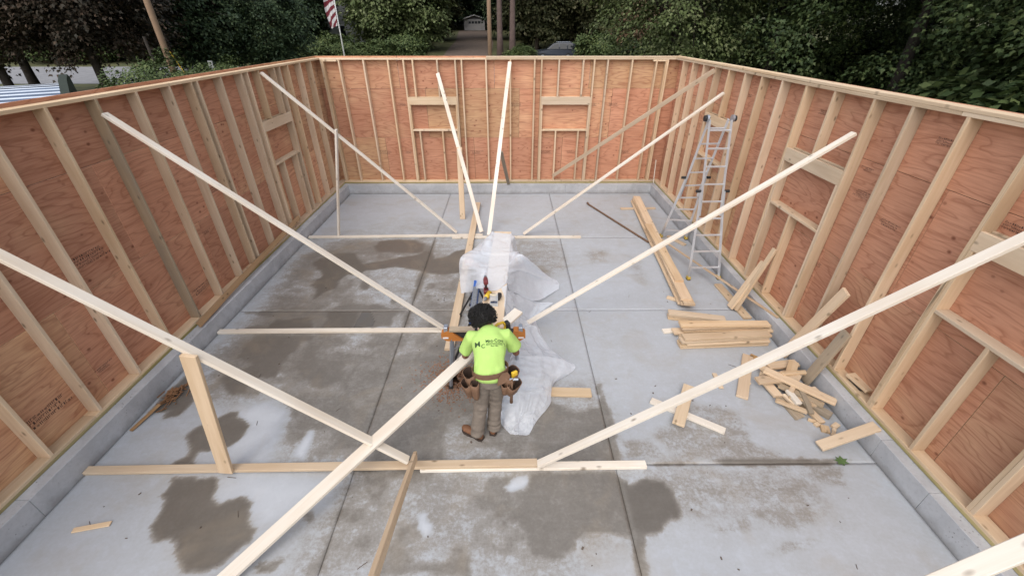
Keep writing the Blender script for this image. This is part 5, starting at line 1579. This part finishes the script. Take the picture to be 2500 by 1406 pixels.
# bronze maples beyond the left wall
GB_ = 'bronze maples beyond the left wall'
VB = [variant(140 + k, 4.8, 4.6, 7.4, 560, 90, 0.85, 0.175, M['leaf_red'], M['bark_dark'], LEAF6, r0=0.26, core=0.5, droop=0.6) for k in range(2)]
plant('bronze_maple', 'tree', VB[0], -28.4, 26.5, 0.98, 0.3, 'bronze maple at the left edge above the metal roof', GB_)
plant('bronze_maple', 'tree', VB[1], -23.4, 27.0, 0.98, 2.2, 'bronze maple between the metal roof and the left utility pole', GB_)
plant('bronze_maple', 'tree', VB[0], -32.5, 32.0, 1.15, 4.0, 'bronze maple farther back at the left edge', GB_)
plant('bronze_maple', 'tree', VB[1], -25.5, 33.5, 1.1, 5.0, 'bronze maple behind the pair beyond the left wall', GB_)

# woods beyond the road
VG = variant(150, 3.6, 4.4, 5.2, 320, 90, 0.85, 0.20, M['leaf_deep'], M['bark_dark'], LEAF6, r0=0.2, core=0.4, droop=0.5)
plant('dark_green_tree', 'tree', VG, -22.4, 35.5, 1.0, 0.7, 'dark green tree behind the left utility pole', 'bronze maples beyond the left wall')
plant('dark_green_tree', 'tree', VG, -18.2, 37.5, 0.8, 2.4, 'smaller dark green tree right of the left utility pole', 'bronze maples beyond the left wall')
GW = 'trees beyond the road'
VD = [variant(160 + k, 4.4, 6.2, 6.6, 330, 105, 1.05, 0.32, M[mt], M['bark'], LEAF4, r0=0.25, core=0.45, n_limb=10) for k, mt in enumerate(('leaf_deep', 'leaf_deep', 'leaf_olive', 'leaf_maple'))]
rw = random.Random(33)
woods = []
for x in (-46.0, -41.0, -36.0, -31.0, -25.6, -15.4, -11.2):
    woods.append((x, rw.uniform(58, 63), rw.choice((0, 1, 1, 3)), rw.uniform(0.95, 1.15)))
for x in (3.6, 8.2, 12.6, 17.0, 21.5):
    woods.append((x, rw.uniform(61, 66), rw.choice((2, 1, 2, 0)), rw.uniform(0.95, 1.15)))
for x in (-62, -55, -49, -37, -29.5, -17, -12.2, 1.0, 5.5, 11, 16, 22, 28, 34):
    woods.append((x, rw.uniform(74, 84), rw.choice((0, 1, 0, 2)), rw.uniform(1.2, 1.45)))
for x in (-84, -73, -64, -56, -48, -40, -32, -25, -17, -13.0, -1.0, 6, 14, 22, 30, 40, 50):
    woods.append((x, rw.uniform(98, 108), rw.choice((0, 1, 2, 0)), rw.uniform(1.5, 1.8)))
for x in (-110, -96, -82, -68, -54, -40, -28, -17, -8, 1, 11, 24, 38, 52, 68, 84):
    woods.append((x, rw.uniform(122, 136), rw.choice((0, 1, 0)), rw.uniform(1.9, 2.3)))
row = {0: 'front row', 1: 'second row', 2: 'third row', 3: 'farthest row'}
kinds = ['dense blue-green tree', 'broad deep green tree', 'olive brown tree', 'fresh green tree']
_cnt = {}
ORDW = ('first', 'second', 'third', 'fourth', 'fifth', 'sixth', 'seventh', 'eighth', 'ninth', 'tenth', 'eleventh', 'twelfth')
for i, (x, y, k, s) in enumerate(woods):
    rr = 0 if y < 68 else 1 if y < 90 else 2 if y < 115 else 3
    side_ = 'left of the driveway' if x < -6 else 'right of the driveway'
    _cnt[(rr, side_)] = _cnt.get((rr, side_), 0) + 1
    plant('woodland_tree', 'tree', VD[k], x, y, s, rw.uniform(0, 6.28), '%s, %s in the %s of woods %s' % (kinds[k], ORDW[_cnt[(rr, side_)] - 1], row[rr], side_), GW)
# shrubs along the road and behind the left wall
VS = [variant(180 + k, 1.5, 1.25, 1.15, 220, 90, 0.36, 0.080, M['leaf_shrub'], M['bark'], LEAF4, r0=0.05, n_limb=16, core=0.3) for k in range(2)]
VS2 = variant(186, 2.0, 1.35, 1.15, 170, 80, 0.55, 0.19, M['leaf_shrub'], M['bark'], LEAF4, r0=0.06, n_limb=12, core=0.35)
SH = 'shrubs behind the left wall'
for (x, y, s, lb) in ((-15.0, 20.0, 1.38, 'round green shrub nearest the left wall top'), (-12.6, 20.8, 1.16, 'green shrub right of the nearest one behind the left wall'),
                      (-14.6, 24.6, 1.18, 'taller green shrub at the foot of the left utility pole'), (-10.8, 22.4, 0.85, 'small shrub before the back left corner')):
    plant('shrub', 'shrub', VS[int(x * 10) % 2], x, y, s, x, lb, SH, parts=('crown', 'stem'))
for i, x in enumerate((-60.0, -55.0, -50.0, -45.5, -41.0, -37.5, -34.2)):
    plant('roadside_bush', 'shrub', VS2, x, 53.5 + 0.8 * math.sin(i * 1.7), 1.3, i * 1.1, 'green bush behind the left trees across the road, %s from the left' % ORDN[i], 'bushes across the road', parts=('crown', 'stem'))
for i, x in enumerate((-31.0, -28.0, -25.2, -22.4, -19.6, -16.8, -14.0, -11.4, 1.2, 9.8, 12.6, 15.4)):
    lb = 'yellow-green roadside shrub %s' % (('%s along the road from the left' % ('first', 'second', 'third', 'fourth', 'fifth', 'sixth', 'seventh', 'eighth')[i]) if i < 8 else ('beside the tall pine trunks', 'right behind the parked car', 'two steps right of the parked car', 'farthest right along the road')[i - 8])
    plant('roadside_shrub', 'shrub', VS2, x, 52.0 + 1.2 * math.sin(i * 2.1), 1.0 + 0.22 * math.sin(i * 3.7), i * 1.3, lb, 'shrubs along the road', parts=('crown', 'stem'))
# a rusty dead conifer bough region and tall pine trunks
VP = variant(190, 2.6, 2.4, 3.4, 120, 60, 0.8, 0.30, M['leaf_rust'], M['bark'], LEAF4, r0=0.12, core=0.3, droop=0.9)
plant('dead_conifer', 'tree', VP, 14.6, 52.5, 1.15, 0.5, 'rusty brown dying conifer left of the pale corner maple', 'trees beyond the road')
VPine = variant(195, 3.0, 3.6, 15.5, 160, 60, 0.9, 0.4, M['leaf_deep'], M['pole_wood'], LEAF4, r0=0.34, n_limb=8, core=0.3)
M['pine_bark'] = plain('pine_bark', (0.125, 0.088, 0.078), 0.95, var=0.4, scale=3)
VPine[1].materials.clear(); VPine[1].materials.append(M['pine_bark'])
plant('pine_tree', 'tree', VPine, -0.95, 52.0, 1.0, 0.2, 'straight pine trunk just right of the central utility pole', 'tall pines by the driveway')
plant('pine_tree', 'tree', VPine, 0.35, 51.0, 1.0, 2.9, 'second pine trunk right of the central utility pole', 'tall pines by the driveway')
plant('pine_tree', 'tree', VPine, -35.4, 54.0, 1.05, 1.9, 'pine trunk rising behind the left utility pole', 'tall pines by the driveway')

# ------------------------------------------------------------------ poles, flag, signs
def utility_pole(x, y, h, r, label):
    root = empty('utility_pole', (x, y, gz(y)), label, 'utility pole', 'utility poles')
    m = MB(); m.tube([(0, 0, -0.3), (0, 0, h * 0.5), (0, 0, h)], [r, r * 0.9, r * 0.75], 12); m.build('post', M['pole_wood'], root, smooth=True)
    m = MB(); m.cbox((0, -r - 0.03, h - 0.8), (2.2, 0.09, 0.11)); m.build('crossarm', M['pole_wood'], root)
    return root
utility_pole(-1.62, 41.0, 11.0, 0.19, 'tall brown utility pole at the driveway entrance')
utility_pole(-15.9, 22.4, 11.0, 0.145, 'brown utility pole beyond the left wall')
m = MB(); m.tube([(-16.5, 22.2, -0.3), (-16.5, 22.2, 3.7)], 0.06, 8); tag(m.build('dark_post', M['bark_dark']), 'dark slender post left of the left utility pole', 'post')
fp = empty('flagpole', (-12.55, 36.6, gz(36.6)), 'thin white flagpole behind the back left corner', 'flagpole')
m = MB(); m.tube([(0, 0, 0), (0, 0, 5), (0, 0, 9)], [0.055, 0.045, 0.035], 10); m.build('pole', M['white'], fp, smooth=True)
m = MB(); m.ball((0, 0, 9.05), 0.09); m.build('finial', M['yellow'], fp, smooth=True)
# limp striped flag hanging down the pole
flag = empty('flag', (-12.62, 36.55, 4.0), 'limp red and white striped flag hanging on the flagpole', 'flag')
M['flag_red'] = plain('flag_red', (0.165, 0.022, 0.035), 0.8); M['flag_white'] = plain('flag_white', (0.62, 0.62, 0.64), 0.8); M['flag_blue'] = plain('flag_blue', (0.015, 0.025, 0.10), 0.8)
NU, NV_ = 22, 120
fv, fr_, fw_, fb = [], [], [], []
for j in range(NV_ + 1):
    v = j / NV_
    for i in range(NU + 1):
        u = i / NU
        wid = (0.16 + 0.52 * min(1, (1 - v) * 3.5) * (0.75 + 0.25 * math.sin(v * 5))) 
        x = -u * wid * (0.92 + 0.1 * math.sin(7 * v)) + 0.10 * v * 0
        yv = 0.10 * math.sin(u * 9 + v * 4) * (0.3 + u)
        z = 0.15 + v * 4.2 - 0.35 * u * (1 - v) * 0.6
        fv.append((x, yv, z))
for j in range(NV_):
    for i in range(NU):
        q = (j * (NU + 1) + i, j * (NU + 1) + i + 1, (j + 1) * (NU + 1) + i + 1, (j + 1) * (NU + 1) + i)
        u, v = (i + 0.5) / NU, (j + 0.5) / NV_
        slope = 0.10 + 1.1 * max(0, 0.45 - v)
        band = int(math.floor((v * 4.2 + u * slope) / 0.215))
        if v > 0.72:
            fb.append(q)
        elif band % 2:
            fr_.append(q)
        else:
            fw_.append(q)
for faces, mt, nm in ((fr_, 'flag_red', 'red_stripes'), (fw_, 'flag_white', 'white_stripes'), (fb, 'flag_blue', 'blue_canton')):
    used = sorted({k for q in faces for k in q}); ix = {k: n for n, k in enumerate(used)}
    mm = MB(); mm.v = [fv[k] for k in used]; mm.f = [tuple(ix[k] for k in q) for q in faces]
    mm.build(nm, M[mt], flag, smooth=True)
sg = empty('road_sign', (-19.4, 31.0, gz(31)), 'small pale sign on a thin post beyond the left wall', 'sign')
m = MB(); m.tube([(0, 0, 0), (0, 0, 2.35)], 0.03, 6); m.build('post', M['galv'], sg)
m = MB(); m.cbox((0, -0.04, 2.15), (0.30, 0.02, 0.40)); m.build('panel', M['white'], sg)
m = MB(); m.tube([(-18.2, 27.3, 0.2), (-19.0, 27.0, 3.0)], 0.025, 6); tag(m.build('guy_guard', M['yellow']), 'thin yellow guy wire guard right of the left utility pole', 'guy wire')

# ------------------------------------------------------------------ vehicles
M['car_paint'] = plain('dark_blue_paint', (0.030, 0.038, 0.055), 0.22, var=0.05, spec=0.6)
M['glass'] = plain('car_glass', (0.020, 0.024, 0.026), 0.08, var=0.05)
M['tyre'] = plain('tyre_rubber', (0.02, 0.02, 0.02), 0.9)
def vehicle(name, x, y, prof, belt, roof_z, label, windows, cat='car', roof_half=0.68):
    root = empty(name, (x, y, gz(y)), label, cat)
    n = len(prof)
    def hw(z):
        return 0.90 if z < belt else 0.90 - (0.90 - roof_half) * (z - belt) / (roof_z - belt)
    m = MB()
    vs = [(px, -hw(pz), pz) for px, pz in prof] + [(px, hw(pz), pz) for px, pz in prof]
    m.add(vs, [tuple(range(n)), tuple(range(2 * n - 1, n - 1, -1))] + [(i, n + i, n + (i + 1) % n, (i + 1) % n) for i in range(n)])
    body = m.build('body', M['car_paint'], root)
    for win in windows:
        for sgn in (-1, 1):
            mm = MB(); pts = [(px, sgn * (hw(pz) + 0.006), pz) for px, pz in win]; mm.add(pts, [tuple(range(len(pts)))]); mm.build('window', M['glass'], root)
    for wx in (prof[0][0] + 0.85, prof[0][0] + 3.65):
        for sgn in (-1, 1):
            mm = MB(); mm.tube([(wx, sgn * 0.72, 0.36), (wx, sgn * 0.93, 0.36)], 0.36, 18); wh = mm.build('wheel', M['tyre'], root)
            mm = MB(); mm.tube([(wx, sgn * 0.93, 0.36), (wx, sgn * 0.945, 0.36)], 0.22, 14); mm.build('rim', M['galv'], wh)
    return root, body
suv, _ = vehicle('parked_suv', 2.85, 53.6, [(0, 0.40), (0, 0.80), (0.12, 0.95), (1.25, 1.08), (2.02, 1.62), (2.35, 1.70), (4.05, 1.70), (4.42, 1.60), (4.60, 1.00), (4.60, 0.40)], 1.05, 1.70,
    'dark blue sport utility vehicle parked across the road', [[(1.55, 1.12), (2.10, 1.55), (2.62, 1.60), (2.62, 1.12)], [(2.72, 1.12), (2.72, 1.60), (3.50, 1.60), (3.50, 1.12)], [(3.60, 1.12), (3.60, 1.59), (4.15, 1.55), (4.35, 1.12)]])
m = MB(); m.add([(1.30, -0.76, 1.12), (1.30, 0.76, 1.12), (1.97, 0.68, 1.60), (1.97, -0.68, 1.60)], [(0, 1, 2, 3)]); m.v = [(a - 0.012, b, c + 0.012) for a, b, c in m.v]; m.build('windshield', M['glass'], suv)
for sgn in (-1, 1):
    m = MB(); m.tube([(2.45, sgn * 0.60, 1.76), (3.95, sgn * 0.60, 1.76)], 0.022, 6); m.build('roof_rail', M['galv'], suv)
for sgn in (-1, 1):
    m = MB(); m.cbox((0.03, sgn * 0.66, 0.82), (0.10, 0.34, 0.14)); m.build('headlight', M['white'], suv)
truck, _ = vehicle('pickup_truck', -9.6, 29.2, [(0, 0.45), (0, 0.95), (1.3, 1.10), (1.9, 1.72), (3.1, 1.72), (3.2, 1.15), (5.0, 1.15), (5.0, 0.45)], 1.12, 1.72,
    'pickup with a ladder rack, only its rack showing over the back wall', [[(1.55, 1.18), (1.98, 1.62), (3.0, 1.62), (3.0, 1.18)]], 'truck')
m = MB()
for px in (1.7, 4.6):
    for sgn in (-1, 1):
        m.tube([(px, sgn * 0.82, 1.0), (px, sgn * 0.78, 2.42)], 0.03, 6)
    m.tube([(px, -0.85, 2.42), (px, 0.85, 2.42)], 0.03, 6)
m.build('rack', M['black_plastic'], truck)
rl = empty('rack_ladder', (-7.2, 29.2, 2.31), 'aluminium ladder lying on the truck rack above the back wall', 'ladder')
for sgn in (-1, 1):
    m = MB(); m.cbox((0, sgn * 0.2, 0.05), (2.6, 0.035, 0.085)); m.build('rail', M['alu'], rl)
for k in range(9):
    m = MB(); m.tube([(-1.2 + k * 0.3, -0.2, 0.05), (-1.2 + k * 0.3, 0.2, 0.05)], 0.016, 6); m.build('rung', M['alu'], rl)

# ------------------------------------------------------------------ neighbouring buildings
M['clap'] = plain('white_clapboard', (0.62, 0.64, 0.66), 0.7, var=0.06); M['roof_grey'] = plain('grey_shingles', (0.10, 0.10, 0.11), 0.9, var=0.3)
M['dim'] = plain('shaded_white_siding', (0.30, 0.30, 0.30), 0.8)  # white siding darkened, the garage's shade put into the colour
M['teal'] = plain('pale_teal_siding', (0.36, 0.47, 0.50), 0.7, var=0.06); M['pane'] = plain('window_pane', (0.03, 0.035, 0.04), 0.1)
def house(name, x, y, w, d, h, rise, wall, label, gable_mat=None, wins=(), gable_front=True, cat='house'):
    root = empty(name, (x, y, gz(y) - 0.1), label, cat, 'neighbouring houses')
    m = MB(); m.box((0, 0, h / 2), (w, d, h)); m.build('wall', M[wall], root)
    if gable_front:
        m = MB(); m.prism([(-w / 2, h + 0.002), (w / 2, h + 0.002), (0, h + rise)], 'y', -d / 2, d / 2); m.build('gable', M[gable_mat or wall], root)
        for sgn in (-1, 1):
            m = MB()
            a = Vector((0, 0, h + rise + 0.10)); b = Vector((sgn * (w / 2 + 0.4), 0, h - 0.4 * rise / (w / 2) + 0.10)); up_ = Vector((0, 0, 0.14))
            m.add([(a.x, -d / 2 - 0.4, a.z), (b.x, -d / 2 - 0.4, b.z), (b.x, d / 2 + 0.4, b.z), (a.x, d / 2 + 0.4, a.z)] + [(a.x, -d / 2 - 0.4, a.z + 0.14), (b.x, -d / 2 - 0.4, b.z + 0.14), (b.x, d / 2 + 0.4, b.z + 0.14), (a.x, d / 2 + 0.4, a.z + 0.14)],
                  [(0, 1, 2, 3), (4, 7, 6, 5), (0, 4, 5, 1), (1, 5, 6, 2), (2, 6, 7, 3), (3, 7, 4, 0)])
            rf = m.build('roof', M['roof_grey'], root)
            mm = MB(); mm.tube([(a.x, -d / 2 - 0.43, a.z + 0.02), (b.x, -d / 2 - 0.43, b.z + 0.02)], 0.09, 4); mm.build('fascia', M['white'], rf)
    else:
        m = MB(); m.prism([(-d / 2 - 0.4, h), (d / 2 + 0.4, h), (0, h + rise)], 'x', -w / 2 - 0.3, w / 2 + 0.3); m.build('roof', M['roof_grey'], root)
    z = 0.12
    while z < h - 0.05:                      # clapboards on the front
        m = MB(); m.box((0, -d / 2 - 0.012, z), (w + 0.02, 0.024, 0.19)); m.build('clapboard', M[wall], root); z += 0.215
    for (wx, wz, ww, wh) in wins:
        m = MB(); m.cbox((wx, -d / 2 - 0.05, wz), (ww + 0.2, 0.06, wh + 0.2)); fr2 = m.build('window', M['white'], root)
        m = MB(); m.box((wx, -d / 2 - 0.085, wz), (ww, 0.012, wh)); m.build('pane', M['pane'], fr2)
    return root
house('clapboard_house', -24.6, 71.0, 6.0, 7.0, 5.4, 2.6, 'clap', 'white clapboard house glimpsed behind the flag', wins=((-1.8, 1.6, 0.9, 1.4), (1.8, 1.6, 0.9, 1.4), (0, 4.1, 0.9, 1.3)))
house('gabled_house', -52.0, 76.0, 9.0, 8.0, 4.0, 3.2, 'clap', 'white trimmed house with a pale teal gable behind the left trees', gable_mat='teal', wins=((-2.6, 1.7, 1.0, 1.4), (2.6, 1.7, 1.0, 1.4)))
gar = house('garage', -7.0, 104.0, 4.2, 6.0, 1.9, 0.6, 'dim', 'small white garage at the top of the driveway', gable_mat='roof_grey', cat='garage')
m = MB(); m.cbox((0, -3.07, 0.85), (2.7, 0.08, 1.7)); dr = m.build('door', M['dim'], gar)
for k in range(4):
    m = MB(); m.box((-0.96 + k * 0.64, -3.12, 1.38), (0.5, 0.02, 0.42)); m.build('pane', M['pane'], dr)

# corrugated roof of a low shed just outside the left wall
shed = empty('metal_shed', (-11.46, 12.0, -0.15), 'low shed with a corrugated metal roof beyond the left wall', 'shed')
ux = Vector((-0.78, -0.62, 0)); vx = Vector((0.62, -0.78, 0))
def shed_pt(a, b, z):
    p = ux * a + vx * b
    return (p.x, p.y, z + 0.15)
m = MB(); Lr = 5.0; Wd = 1.75; rid = 10
vs = []
for i in range(rid):
    for (f, dz) in ((0.0, 0.0), (0.28, 0.0), (0.34, 0.022), (0.94, 0.022)):
        t_ = (i + f) / rid
        vs.append((t_ * Wd, 2.80 + 0.10 * math.sin(math.pi * t_) - 0.16 * t_ * t_ + dz))
vs.append((Wd, 2.64))
nn = len(vs) - 1
for a in (0.0, Lr):
    m.v += [shed_pt(a, b, z) for b, z in vs]
m.f = [(i, i + 1, nn + 2 + i, nn + 1 + i) for i in range(nn)]
M['zinc'] = plain('corrugated_zinc', (0.52, 0.57, 0.64), 0.10, metallic=1.0, var=0.2, scale=2)
m.build('roof_sheet', M['zinc'], shed)
m = MB()
prof = [(-0.12, 2.55), (-0.12, 2.98), (0.25, 3.06), (0.95, 2.98), (Wd + 0.1, 2.70), (Wd + 0.1, 2.45)]
q = [shed_pt(-0.18, b, z) for b, z in prof]; q2 = [shed_pt(-0.02, b, z) for b, z in prof]
n = len(prof)
M['green_dark'] = plain('dark_green_paint', (0.022, 0.032, 0.022), 0.7, var=0.3)
m.add(q + q2, [tuple(range(n)), tuple(range(2 * n - 1, n - 1, -1))] + [(i, n + i, n + (i + 1) % n, (i + 1) % n) for i in range(n)])
m.build('end_cap', M['green_dark'], shed)
m = MB()
q = [shed_pt(a, b, z) for z in (-0.15, 2.5) for a, b in ((0.05, 0.05), (0.05, Wd - 0.05), (Lr - 0.05, Wd - 0.05), (Lr - 0.05, 0.05))]
m.add(q, [(0, 3, 2, 1), (4, 5, 6, 7), (0, 1, 5, 4), (1, 2, 6, 5), (2, 3, 7, 6), (3, 0, 4, 7)]); m.build('wall', M['green_dark'], shed)
